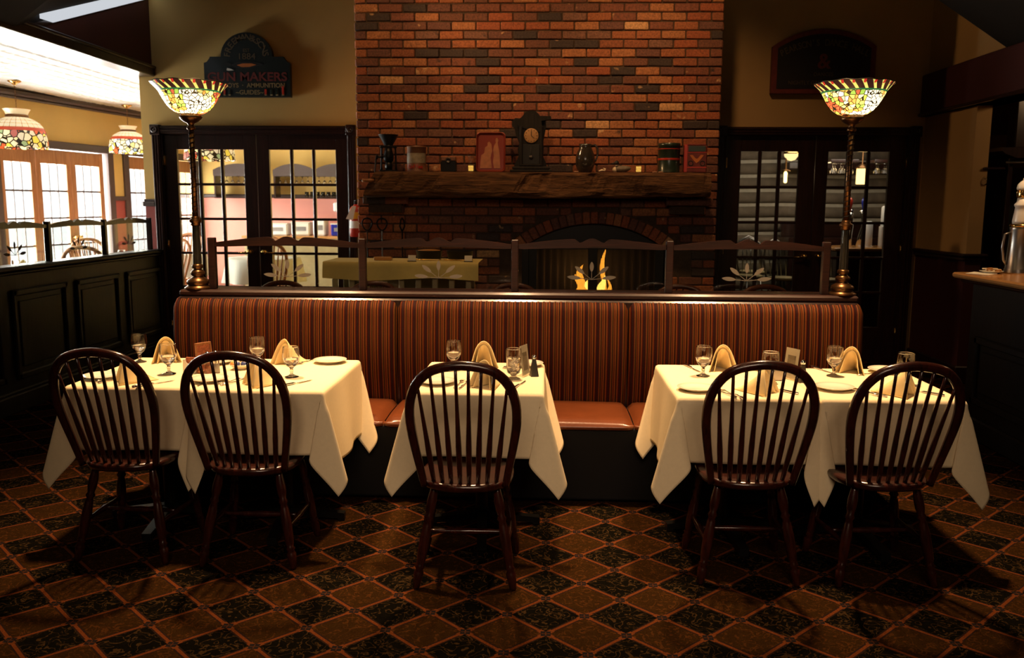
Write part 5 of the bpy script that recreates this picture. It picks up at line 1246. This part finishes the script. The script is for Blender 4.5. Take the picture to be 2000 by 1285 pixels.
def archboard(w, h1, h2, n=20):
    o = [(-w/2, 0), (w/2, 0), (w/2, h1)]; Rr = (w*w/4+(h2-h1)**2)/(2*(h2-h1)); a0 = math.asin(w/2/Rr)
    return o+[(Rr*sin(a0-2*a0*i/n), h2-Rr+Rr*cos(a0-2*a0*i/n)) for i in range(1, n)]+[(-w/2, h1)]
MB().prism(archboard(1.0, .45, .61), -.035, .03).build('frame', MT['red_dark'], g)
MB().prism([(x, z+.045) for x, z in archboard(.90, .385, .52)], -.041, -.035).build('board', MT['sign_blue'], g)
arc_text("PEARSON'S DANCE HALL", 0, -.42, .90, -27, 27, .088, MT['dim_gold'], g, -.042, .8)
text('&', .20, (0, -.042, .30), MT['red_dark'], g, 'emblem', bold=.004); text('DANCES', .05, (0, -.042, .18), MT['dim_gold'], g); text('NIGHTLY GALAS  ·  LIVE BAND', .055, (0, -.042, .10), MT['dim_gold'], g, sx=.9)

text_to_meshes()
# ------------------------------------------------------------------ solid table and pans built in place of a reflection in the screen glass
t = thing('reflected_buffet', 'table with pale yellow cloth built in place of a reflection in the left glass panels', 'table', (-1.18, 7.28, 0))
MB().cbox(-.60, .60, -.24, .24, 1.085, 1.12, .005).build('tabletop', MT['pale_wood'], t)
for i in range(9):
    x = -.55+i*.1375; MB().cbox(x-.022, x+.022, -.215, -.185, 0, 1.085, .004).build('slat', MT['pale_wood'], t)
MB().cbox(-.58, .58, -.22, -.18, .86, .895, .004).cbox(-.57, .57, .17, .21, 0, 1.085, .004).build('rear_panel', MT['pale_wood'], t)
def bcloth(u, v):
    x = -.635+1.27*u; s = v*.75
    if s < .13: return (x, -.262-.010*sin(17*x)*(1-s/.13)-.01*(1-s/.13), .985+s+.012*sin(6*x)*(1-s/.13))
    if s < .14: return (x, -.262, 1.115+.007)
    return (x, -.262+(s-.14)*.85, 1.124)
o = MB().grid(bcloth, 60, 30).build('reflected_cloth', MT['yellow_table']); o.location = (-1.18, 7.28, 0); tag(o, 'pale yellow cloth over the table that stands in for a glass reflection', 'tablecloth')
for i, (x, lb) in enumerate(((-.985, 'black pan of browned food on the reflected buffet stand-in, left of the pair'), (-.725, 'black pan on the reflected buffet stand-in, right of the pair near the fireplace'))):
    g = thing('reflected_pan', lb, 'pan', (x, 7.33, 1.126), 0, 'pans on the reflected buffet stand-in')
    MB().lathe([(.085, 0), (.10, .01), (.112, .075), (.118, .078), (.112, .080), (.105, .07), (.001, .062)], 28, ax=.8).build('pan', MT['iron'], g)
    if i == 0: MB().lathe([(.104, .072), (.09, .082), (.05, .088), (.001, .090)], 24, ax=.8).build('food', MT['food'], g)
    MB().tube([(-.12, -.14, .012), (-.10, -.145, .010), (.10, -.145, .010), (.12, -.14, .012)], .005, 6).build('front_rail', MT['brass'], g)
for x, lb in ((-1.10, 'small white menu card on a black stand left of the reflected pans'), (-.635, 'small white menu card on a black stand right of the reflected pans')):
    g = thing('reflected_card', lb, 'card', (x, 7.12, 1.125), 0, 'menu cards on the reflected buffet stand-in')
    MB(Matrix.Rotation(R(-15), 4, 'X')).cbox(-.032, .032, -.002, .002, .004, .052, .001).build('card', MT['paper'], g)
    MB().cbox(-.036, .036, -.014, .018, 0, .006, .002).build('stand', MT['black'], g)
g = thing('bread_board', 'low wooden block on the reflected buffet stand-in behind the twisted fire iron', 'board', (-1.36, 7.25, 1.125)); MB().cbox(-.075, .075, -.04, .04, 0, .030, .006).build('block', MT['bar_top'], g)

# ------------------------------------------------------------------ side room: pendants, tables, chairs, racks
PS = shade_mat('pendant_stained_glass', [(.95, .72, .10), (.80, .22, .06), (.30, .10, .08), (1, .86, .45), (.35, .45, .22), (.95, .80, .55), (.45, .12, .10), (.95, .65, .08)], 16, .55, 0, .4, None, 'grid')
PS2 = shade_mat('pendant_stained_glass_blue', [(.80, .88, .95), (.50, .62, .78), (.95, .78, .12), (.9, .95, .9), (.35, .48, .60), (.95, .86, .3), (.85, .9, .95), (.6, .72, .5)], 18, .8, 0, .4, None, 'grid')
def pendant(x, y, zb, r, ztop, label, mat):
    t = thing('pendant_lamp', label, 'pendant lamp', (x, y, zb), 0, 'stained glass pendants in the side room')
    k = r/.30
    prof = [(.300, 0), (.296, .05), (.290, .12), (.280, .17), (.262, .215), (.225, .265), (.175, .300), (.125, .322), (.108, .328)]
    prof = [(a*k, b*k) for a, b in prof]
    m = MB().openlathe(prof, 48); m.v = [(a, b, c-(.012*abs(sin(atan2(b, a)*9)) if c < .01 else 0)) for a, b, c in m.v]
    m.build('shade', mat, t)
    MB().lathe([(.112*k, .326*k), (.118*k, .334*k), (.118*k, .350*k), (.110*k, .356*k)], 28).build('collar', MT['bronze'], t)
    m = MB().openlathe([(.108*k, .356*k), (.122*k, .39*k), (.140*k, .415*k)], 24); m.v = [(a, b, c+(.012*sin(atan2(b, a)*12) if c > .41*k else 0)) for a, b, c in m.v]
    m.build('crown', simple('crown_glass', (.9, .75, .5), .3, emit=(.9, .72, .45), es=.35), t)
    MB().lathe([(.001, .14), (.03, .16), (.038, .20), (.02, .24), (.018, .30)], 12).build('bulb', MT['bulb'] if mat is PS else MT['bulb'], t)
    n = int((ztop-zb-.33*k)/.03); q = MB()
    for i in range(n):
        zc = .34*k+.03*i; a = (i % 2)*pi/2; q.tube([(.007*cos(b)*cos(a), .007*cos(b)*sin(a), zc+.019*sin(b)) for b in [2*pi*j/8 for j in range(8)]], .0022, 4, closed=True)
    q.build('chain', MT['bronze'], t)
    MB().lathe([(.012, ztop-zb-.05), (.03, ztop-zb-.03), (.068, ztop-zb-.012), (.070, ztop-zb)], 24).build('ceiling_rose', MT['brass'], t)
pendant(-5.90, 9.7, 2.19, .30, 2.915, 'floral stained glass pendant with red and yellow blooms, largest at the left edge', PS)
pendant(-5.80, 12.1, 2.27, .26, 2.915, 'stained glass pendant with blue and yellow blooms next to the ochre wall end', PS2)
pendant(-4.09, 10.6, 2.105, .30, 2.915, 'stained glass pendant seen only through the left double doors', PS)
def side_table(x, y, s, lb):
    t = thing('round_table', lb.replace('white cloth on the round table', 'round table under its white cloth'), 'table', (x, y, .15)); MB().lathe([(s-.02, .70), (s, .71), (s, .73), (s-.02, .74)], 28).lathe([(.2, 0), (.04, .05), (.04, .7)], 14).build('pedestal_top', MT['dark'], t)
    m = MB()
    def f(u, v):
        a = 2*pi*u
        if v < .5: r = s*v*2; return (x+r*cos(a), y+r*sin(a), .895)
        h = (v-.5)*2*.3; return (x+(s+.01+h*.15+.03*h/.3*sin(9*a))*cos(a), y+(s+.01+h*.15+.03*h/.3*sin(9*a))*sin(a), .895-h)
    o = m.grid(f, 60, 14).build('tablecloth', MT['cloth2']); tag(o, lb, 'tablecloth')
    return t
side_table(-5.15, 8.1, .50, 'white cloth on the round table at the left edge beyond the half-wall')
side_table(-5.0, 9.9, .50, 'white cloth on the round table beyond the middle of the half-wall screen')
side_table(-5.2, 11.8, .50, 'white cloth on the round table nearest the yellow pier of the side room')
side_table(-3.6, 11.0, .45, 'white cloth on the round table behind the left double doors')
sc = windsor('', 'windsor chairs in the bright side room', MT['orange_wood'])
first = True
for x, y, rz, lb in ((-5.75, 9.0, -60, 'daylit oak windsor chair left of the first screen post'), (-5.55, 10.6, -130, 'daylit oak windsor chair behind the middle screen panel'), (-4.80, 10.75, 170, 'oak windsor chair with bow crossing the middle screen panel'),
                     (-5.30, 12.5, 178, 'oak windsor chair behind the last screen panel before the ochre wall'), (-4.85, 9.15, 10, 'oak windsor chair back nearest the half-wall screen'),
                     (-3.35, 10.35, 20, 'oak windsor chair seen through the left double doors'), (-3.9, 11.7, 175, 'oak windsor chair at the far side of the table beyond the double doors')):
    if first: sc.location = (x, y, .15); sc.rotation_euler[2] = R(rz); sc['label'] = lb; first = False
    else: dup(sc, (x, y, .15), R(rz), lb)
for x, y, lb in ((-5.05, 8.25, 'white napkin on the side-room table at the left edge'), (-5.15, 9.95, 'white napkin on the middle side-room table'), (-3.65, 11.0, 'white napkin on the table beyond the double doors')):
    n2 = dup(NP, (x, y, .90), R(random.uniform(0, 360)), lb, 'napkins on the side-room tables')
for x, y, lb in ((-4.95, 7.95, 'goblet on the side-room table at the left edge'), (-4.85, 9.8, 'goblet on the middle side-room table'), (-5.1, 11.7, 'goblet on the side-room table near the pier'), (-3.5, 10.9, 'goblet on the table beyond the double doors')):
    dup(GB, (x, y, .90), 0, lb, 'goblets in the side room')
# stemware racks and serving counter against the far wall
def hung_glass(parent_loc, group):
    t = MB().lathe([(.030, 0), (.031, -.003), (.005, -.008), (.004, -.055), (.018, -.068), (.030, -.09), (.031, -.115), (.026, -.135), (.024, -.133), (.028, -.11), (.026, -.09), (.001, -.072)], 14)
    return t
hg = hung_glass(None, None).mesh('stem_glass', MT['goblet'])
def rack(x0, x1, y, z, label, ng, grp, glabel, arched=True):
    t = thing('stemware_rack', label, 'rack', (x0, y, z)); w = x1-x0; o = [(0, 0), (w, 0), (w, .10)]
    nb = 2 if arched else 1
    for k in range(nb):
        for i in range(0, 11): tt = i/10; o.append((w-(k+tt)*w/nb, .10+.10*sin(pi*tt)**.8))
    o.append((0, .10)); MB().prism(o, -.02, .0).cbox(0, w, 0, .28, .0, .03, .005).build('valance', MT['crown'], t)
    MB().cbox(0, .03, 0, .28, -.36, .0, .004).cbox(w-.03, w, 0, .28, -.36, .0, .004).cbox(0, w, .0, .28, -.36, -.34, .004).build('side_panel', MT['dark'], t)
    for i in range(ng):
        g_ = place('stem_glass', hg, None, (x0+.08+(w-.16)*i/(ng-1), y+.10, z-.002)); tag(g_, glabel, 'glass', grp)
rack(-4.46, -3.10, 14.25, 2.02, 'double-arched wooden stemware rack on the far wall beyond the left doors', 14, 'stem glasses in the double-arched rack', 'upside-down stem glass hanging in the double-arched rack')
rack(-5.45, -4.60, 14.25, 2.02, 'single-arched wooden stemware rack left of the double-arched one', 8, 'stem glasses in the single-arched rack', 'upside-down stem glass hanging in the single-arched rack', False)
for i in range(8): tag(place('tumbler', MB().lathe([(.028, 0), (.035, .09), (.033, .09), (.026, .006), (.001, .006)], 14).mesh('tumbler', MT['goblet']) if i == 0 else bpy.data.meshes['tumbler'], None, (-3.95+i*.09, 14.38, 1.682)), 'clear tumbler standing on the lower shelf of the double-arched rack', 'glass', 'tumblers on the rack shelf')
t = thing('serving_counter', 'wooden serving counter along the far wall beyond the left doors', 'counter', (-4.3, 13.75, .15))
MB().cbox(-.55, 1.75, 0, .6, .88, .92, .006).build('worktop', MT['bar_top'], t); MB().cbox(-.52, 1.72, .03, .58, 0, .88, .006).build('body', MT['pale_wood'], t)
bxs = [(-4.30, .34, .20, 'white', 'white crockery bin at the left of the serving counter'), (-3.92, .30, .22, 'ceramic', 'rounded pale bin second on the serving counter'), (-3.62, .20, .26, 'white', 'tall white carton with print on the serving counter'), (-3.30, .26, .20, 'blue', 'blue and grey till machine on the serving counter')]
for x, w, h, mt, lb in bxs:
    g = thing('counter_box', lb, 'container', (x, 13.95, 1.072)); MB().cbox(-w/2, w/2, -.12, .12, 0, h, .02).build('body', MT[mt], g); MB().cbox(-w/2-.008, w/2+.008, -.128, .128, h-.02, h, .006).build('lid', MT['ceramic'], g)
    MB().cbox(-w*.3, w*.3, -.124, -.119, h*.35, h*.65, .001).build('label_panel', MT['pewter'], g)
tag(MB().cbox(-3.5, -3.1, 14.30, 14.6, 1.45, 1.60, .02).build('towel_dispenser', MT['white']), 'low white dispenser on the far wall under the glass rack', 'dispenser')

# ------------------------------------------------------------------ pub room beyond the right doors
t = thing('pub_bar', 'honey-topped bar counter beyond the right double doors', 'bar counter', (3.55, 10.9, 0))
MB().cbox(0, 1.6, 0, .7, 1.04, 1.085, .012).build('bar_top', MT['bar_top'], t); MB().cbox(.06, 1.55, .08, .62, 0, 1.04, .01).build('front', MT['dark'], t)
t = thing('pub_back_bar', 'dark back bar shelves against the log wall beyond the doors', 'shelf', (3.4, 12.4, 0))
MB().cbox(0, 2.0, 0, .5, 0, 1.15, .01).cbox(0, 2.0, .42, .5, 1.15, 1.35, .004).cbox(-.02, 2.02, .1, .5, 2.10, 2.20, .01).build('carcass', MT['dark'], t)
def tap(x, y, z, label, ball):
    g = thing('beer_tap', label, 'beer tap', (x, y, z), 0, 'chrome beer taps')
    MB().tube([(0, 0, 0), (.01, 0, .12), (.035, 0, .26), (.02, 0, .40), (0, 0, .46)], [.055, .045, .032, .036, .05], 14).build('tower', MT['chrome'], g)
    MB().tube([(0, -.03, .42), (0, -.09, .42), (0, -.10, .36)], .012, 8).build('spout', MT['chrome'], g)
    MB().lathe([(.012, .44), (.02, .50), (.030, .54), (.030, .58), (.012, .61), (.001, .612)], 12, (0, -.04, 0)).build('tap_handle', MT[ball], g)
tap(3.80, 11.2, 1.085, 'curved chrome beer tap with red handle seen left of the right torchiere', 'red_paint'); tap(4.00, 11.3, 1.085, 'curved chrome beer tap with blue ball handle right of the right torchiere', 'blue')
for i, (x, mt, h, lb) in enumerate(((4.08, 'white', .30, 'white narrow appliance beside the blue-handled tap'), (4.27, 'white', .24, 'white upright canister beyond the right pane'), (4.34, 'ceramic', .20, 'cream canister right of the white one'))):
    tag(MB().lathe([(.045, 0), (.048, .01), (.046, h), (.03, h+.02), (.001, h+.022)], 18, (x, 11.25, 1.086+(.25 if i else 0))).cbox(x-.05, x+.05, 11.2, 11.3, 1.086, 1.09+(.25 if i else 0)+.001, .004).build('canister', MT[mt]), lb, 'canister', 'canisters on the pub bar')
for k, (x0, n, lb) in enumerate(((3.60, 6, 'stem glass hanging left of the torchiere column in the pub'), (4.14, 6, 'stem glass hanging right of the lit lantern in the pub'))):
    rk = thing('glass_hanger', 'dark overhead glass hanger, ' + ('left' if k == 0 else 'right')+' of the pub lantern', 'rack', (x0, 11.25, 2.13)); MB().cbox(-.05, .30, -.03, .25, 0, .04, .006).build('rail', MT['dark'], rk)
    for i in range(n):
        g_ = place('stem_glass', hg, None, (x0+.05*i, 11.30+.07*(i % 2), 2.125)); tag(g_, lb, 'glass', 'glasses hanging in the pub, ' + ('left' if k == 0 else 'right'))
g = thing('lantern_lamp', 'glowing square lantern hanging over the pub bar', 'lamp', (4.02, 11.45, 1.87))
MB().lathe([(.065, 0), (.068, .01), (.068, .19), (.06, .20)], 16).build('shade', emis('lantern_glow', (1, .62, .22), 3.0), g); MB().lathe([(.085, .195), (.08, .21), (.03, .25), (.01, .26), (.008, .86)], 16).build('cap', MT['bronze'], g)
g = thing('tube_lamp', 'narrow glowing tube lamp before the log wall', 'lamp', (3.07, 11.5, 1.88))
MB().lathe([(.001, 0), (.022, .01), (.024, .13), (.012, .15)], 12).build('tube', emis('tube_glow', (1, .66, .22), 5.0), g); MB().lathe([(.06, .15), (.05, .17), (.012, .18), (.008, .84)], 12).build('cap', MT['bronze'], g)
g = thing('ceiling_fan_light', 'brass ceiling light glowing at the top of the left pane', 'lamp', (3.13, 11.5, 2.16))
MB().lathe([(.001, 0), (.05, .015), (.085, .06), (.09, .09)], 18).build('bowl', emis('bowl_glow', (1, .70, .30), 1.6), g); MB().lathe([(.10, .09), (.10, .11), (.02, .14), (.015, .57)], 18).build('mount', MT['brass'], g)
light('pub_lamp_light', 'POINT', (3.5, 11.6, 2.0), 7, (1, .66, .32), size=.1)
def stool(x, y, rz, lb):
    t = thing('bar_stool', lb, 'stool', (x, y, 0), rz, 'bar stools in the pub'); M_ = MT['pewter']
    MB().lathe([(.14, .70), (.165, .715), (.165, .735), (.15, .745), (.05, .735)], 20).build('seat', MT['pale_wood'], t)
    for i in range(4):
        a = pi/4+i*pi/2; MB().turned((.20*cos(a), .20*sin(a), 0), (.11*cos(a), .11*sin(a), .705), [(.012, 0), (.016, .4), (.012, 1)], 8).build('leg', M_, t)
    for z in (.25, .45): MB().tube([((.20-.09*z/.7)*cos(a), (.20-.09*z/.7)*sin(a), z) for a in [pi/4+i*pi/2 for i in range(4)]], .008, 6, closed=True, smooth=False).build('foot_ring', M_, t)
    b = MB().tube([(-.14, .12, .73), (-.16, .17, .95), (-.12, .19, 1.13), (0, .20, 1.19), (.12, .19, 1.13), (.16, .17, .95), (.14, .12, .73)], .012, 8)
    b.build('back_bow', M_, t)
    for i in range(4): MB().tube([(-.075+.05*i, .13, .735), (-.08+.053*i, .195, 1.15)], .006, 6).build('spindle', M_, t)
stool(2.85, 10.6, R(20), 'grey metal bar stool below the left door handles'); stool(2.52, 10.9, R(-10), 'grey bar stool, bow back showing through the left pane'); stool(2.72, 11.6, R(5), 'grey bar stool farthest back by the log wall'); stool(3.32, 10.42, R(15), 'grey bar stool beside the pub counter')

# ------------------------------------------------------------------ bar counter at the right
t = thing('bar_counter', 'black panelled bar counter at the right with pale honey top', 'bar counter', (0, 0, 0))
MB().cbox(2.99, 3.75, -1.5, 6.20, .0, 1.075, .01).build('body', MT['panelling'], t)
MB().cbox(2.93, 3.80, -1.55, 6.27, 1.070, 1.100, .012).build('nosing', MT['dark'], t)
MB().cbox(2.885, 3.86, -1.6, 6.30, 1.100, 1.138, .012).build('bar_top', MT['bar_top'], t)
MB().cbox(2.96, 3.76, -1.5, 6.22, 0, .15, .012).build('plinth', MT['panelling'], t)
for k in range(6):
    y1 = 6.08-k*1.0; y0 = y1-.86; m = MB()
    for (a, b, c, d) in ((y0, y1, .66, .71), (y0, y1, .24, .29), (y0, y0+.05, .24, .71), (y1-.05, y1, .24, .71)): m.cbox(2.965, 2.992, a, b, c, d, .009)
    m.cbox(2.975, 2.992, y0+.09, y1-.09, .33, .62, .006).build('raised_panel', MT['panelling'], t)
MB().cbox(3.10, 3.64, 6.195, 6.215, .25, .9, .006).build('end_panel', MT['panelling'], t)
o = MB().add([(2.895, 6.12, 1.1395), (3.03, 6.28, 1.1395), (3.10, 6.10, 1.1395), (2.98, 5.98, 1.1395), (2.895, 6.12, 1.142), (3.03, 6.28, 1.142), (3.10, 6.10, 1.142), (2.98, 5.98, 1.142)], [(0, 3, 2, 1), (4, 5, 6, 7), (0, 1, 5, 4), (1, 2, 6, 5), (2, 3, 7, 6), (3, 0, 4, 7)]).build('paper_napkin', MT['paper'])
tag(o, 'white paper napkin at the corner of the bar top', 'napkin')
g = thing('snack_plate', 'small white plate of ring pretzels on the bar counter', 'plate', (3.10, 6.18, 1.139))
MB().lathe([(.04, 0), (.042, .004), (.075, .014), (.078, .017), (.073, .017), (.05, .008), (.001, .007)], 28).build('plate', MT['china'], g)
q = random.Random(2)
for i in range(9):
    a = q.uniform(0, 6.28); rr_ = q.uniform(0, .045); xf = Matrix.Translation((rr_*cos(a), rr_*sin(a), .018+.006*(i//3))) @ Matrix.Rotation(q.uniform(-.5, .5), 4, 'X')
    MB(xf).tube([(.019*cos(b), .014*sin(b), 0) for b in [2*pi*j/12 for j in range(12)]], .0045, 6, closed=True).build('pretzel', MT['cream' if i % 3 else 'food'], g)
g = thing('tap_tower', 'pewter tankard base carrying a white and brass ceramic beer tower on the bar', 'beer tap', (3.285, 6.20, 1.139))
MB().lathe([(.088, 0), (.090, .008), (.082, .018), (.085, .026), (.078, .034), (.066, .30), (.068, .305), (.068, .318), (.062, .322)], 32).build('tankard', MT['pewter'], g)
MB().tube([(-.068, 0, .28), (-.105, 0, .27), (-.115, 0, .18), (-.100, 0, .09), (-.078, 0, .06)], [.009]*5, 8).build('tankard_handle', MT['pewter'], g)
MB().lathe([(.064, .318), (.072, .326), (.072, .334), (.062, .342)], 24).build('lower_brass_band', MT['brass'], g)
MB().lathe([(.056, .340), (.058, .36), (.050, .42), (.046, .455), (.053, .465), (.053, .475), (.040, .49), (.036, .52)], 24).build('lower_tower', MT['ceramic'], g)
MB().lathe([(.040, .52), (.043, .53), (.043, .565), (.040, .575)], 24).build('upper_brass_band', MT['brass'], g)
MB().lathe([(.045, .575), (.047, .585), (.042, .61), (.026, .63), (.012, .640), (.010, .655), (.001, .662)], 24).build('dome', MT['ceramic'], g)
MB().tube([(.0, -.06, .40), (.0, -.11, .40), (.0, -.115, .36)], .010, 8).build('spout', MT['brass'], g)
t = thing('back_bar', 'dark back bar cabinet with projecting cornice behind the beer tower', 'cabinet', (4.0, 7.9, 0))
MB().prism([(.0, 2.055), (.10, 2.02), (2.2, 2.02), (2.2, 2.11), (-.03, 2.11), (-.03, 2.08)], 0, .6).build('cornice', MT['dark'], t)
MB().cbox(.12, .26, .10, .25, 2.11, 2.99, .01).build('upper_post', MT['dark'], t); MB().cbox(.55, 2.2, .15, .3, 2.11, 2.99, .01).build('upper_panel', MT['dark'], t)
MB().cbox(-.15, 2.2, .30, .6, 0, 1.05, .01).cbox(.06, .10, .05, .6, 1.05, 2.02, .005).build('lower_cabinet', MT['dark'], t)
MB().cbox(-.10, 2.2, .52, .60, 1.05, 1.74, .005).build('dark_mirror', MT['sign_green'], t)
MB().tube([(.02, .02, 1.98), (.30, .02, 1.985), (1.0, .02, 2.0)], .012, 8).build('rail', MT['pewter'], t)
for i in range(3): tag(place('stem_glass', hg, None, (3.86+.03*i, 7.96+.06*i, 1.92)), ('frontmost', 'middle', 'rearmost')[i]+' stem glass of three hanging beside the pilaster at the bar', 'glass', 'glasses hanging at the back bar')
rk = thing('glass_hanger', 'small dark hanger beside the pilaster above the back bar', 'rack', (3.9, 7.95, 1.92)); MB().cbox(-.06, .12, -.03, .16, .0, .02, .004).build('rail', MT['dark'], rk)
for x, lb, mt in ((3.93, 'dark bottle left of the beer tower on the back bar', 'sign_green'), (4.07, 'clear bottle beside the dark one on the back bar', 'goblet')):
    tag(MB().lathe([(.036, 0), (.038, .01), (.038, .18), (.030, .21), (.013, .25), (.012, .31), (.015, .315), (.015, .33)], 16, (x, 8.32, 1.051)).build('bottle', MT[mt]), lb, 'bottle', 'bottles on the back bar')
tag(MB().cbox(4.30, 4.85, 8.975, 9.0, 1.98, 2.30, .006).build('lit_wall_patch', MT['peach']), 'peach patch standing for the lit bit of wall behind the back bar cornice', 'panel')  # light falling on the wall, put in as a paler slab

# strip light on the sloping ceiling at top left
g = thing('ceiling_light', 'white strip light panel on the dark sloping ceiling at top left', 'ceiling light', (0, 0, 0))

def on_slope(x, y, d): return (x, y, 2.87+.328*(y-6.62)+.70*(x+4.03)-d)
pp = [(-4.02, 7.20), (-3.90, 6.80), (-3.90, 8.95), (-4.02, 8.95)]
MB().add([on_slope(x, y, .035) for x, y in pp]+[on_slope(x, y, .002) for x, y in pp], [(0, 1, 2, 3), (7, 6, 5, 4), (0, 4, 5, 1), (1, 5, 6, 2), (2, 6, 7, 3), (3, 7, 4, 0)]).build('diffuser', MT['soft'], g)
MB().add([on_slope(x, y, .040) for x, y in ((-4.028, 6.9), (-4.018, 6.9), (-4.018, 8.95), (-4.028, 8.95))]+[on_slope(x, y, .002) for x, y in ((-4.028, 6.9), (-4.018, 6.9), (-4.018, 8.95), (-4.028, 8.95))], [(0, 1, 2, 3), (7, 6, 5, 4), (0, 4, 5, 1), (1, 5, 6, 2), (2, 6, 7, 3), (3, 7, 4, 0)]).build('edge_trim', MT['dark'], g)
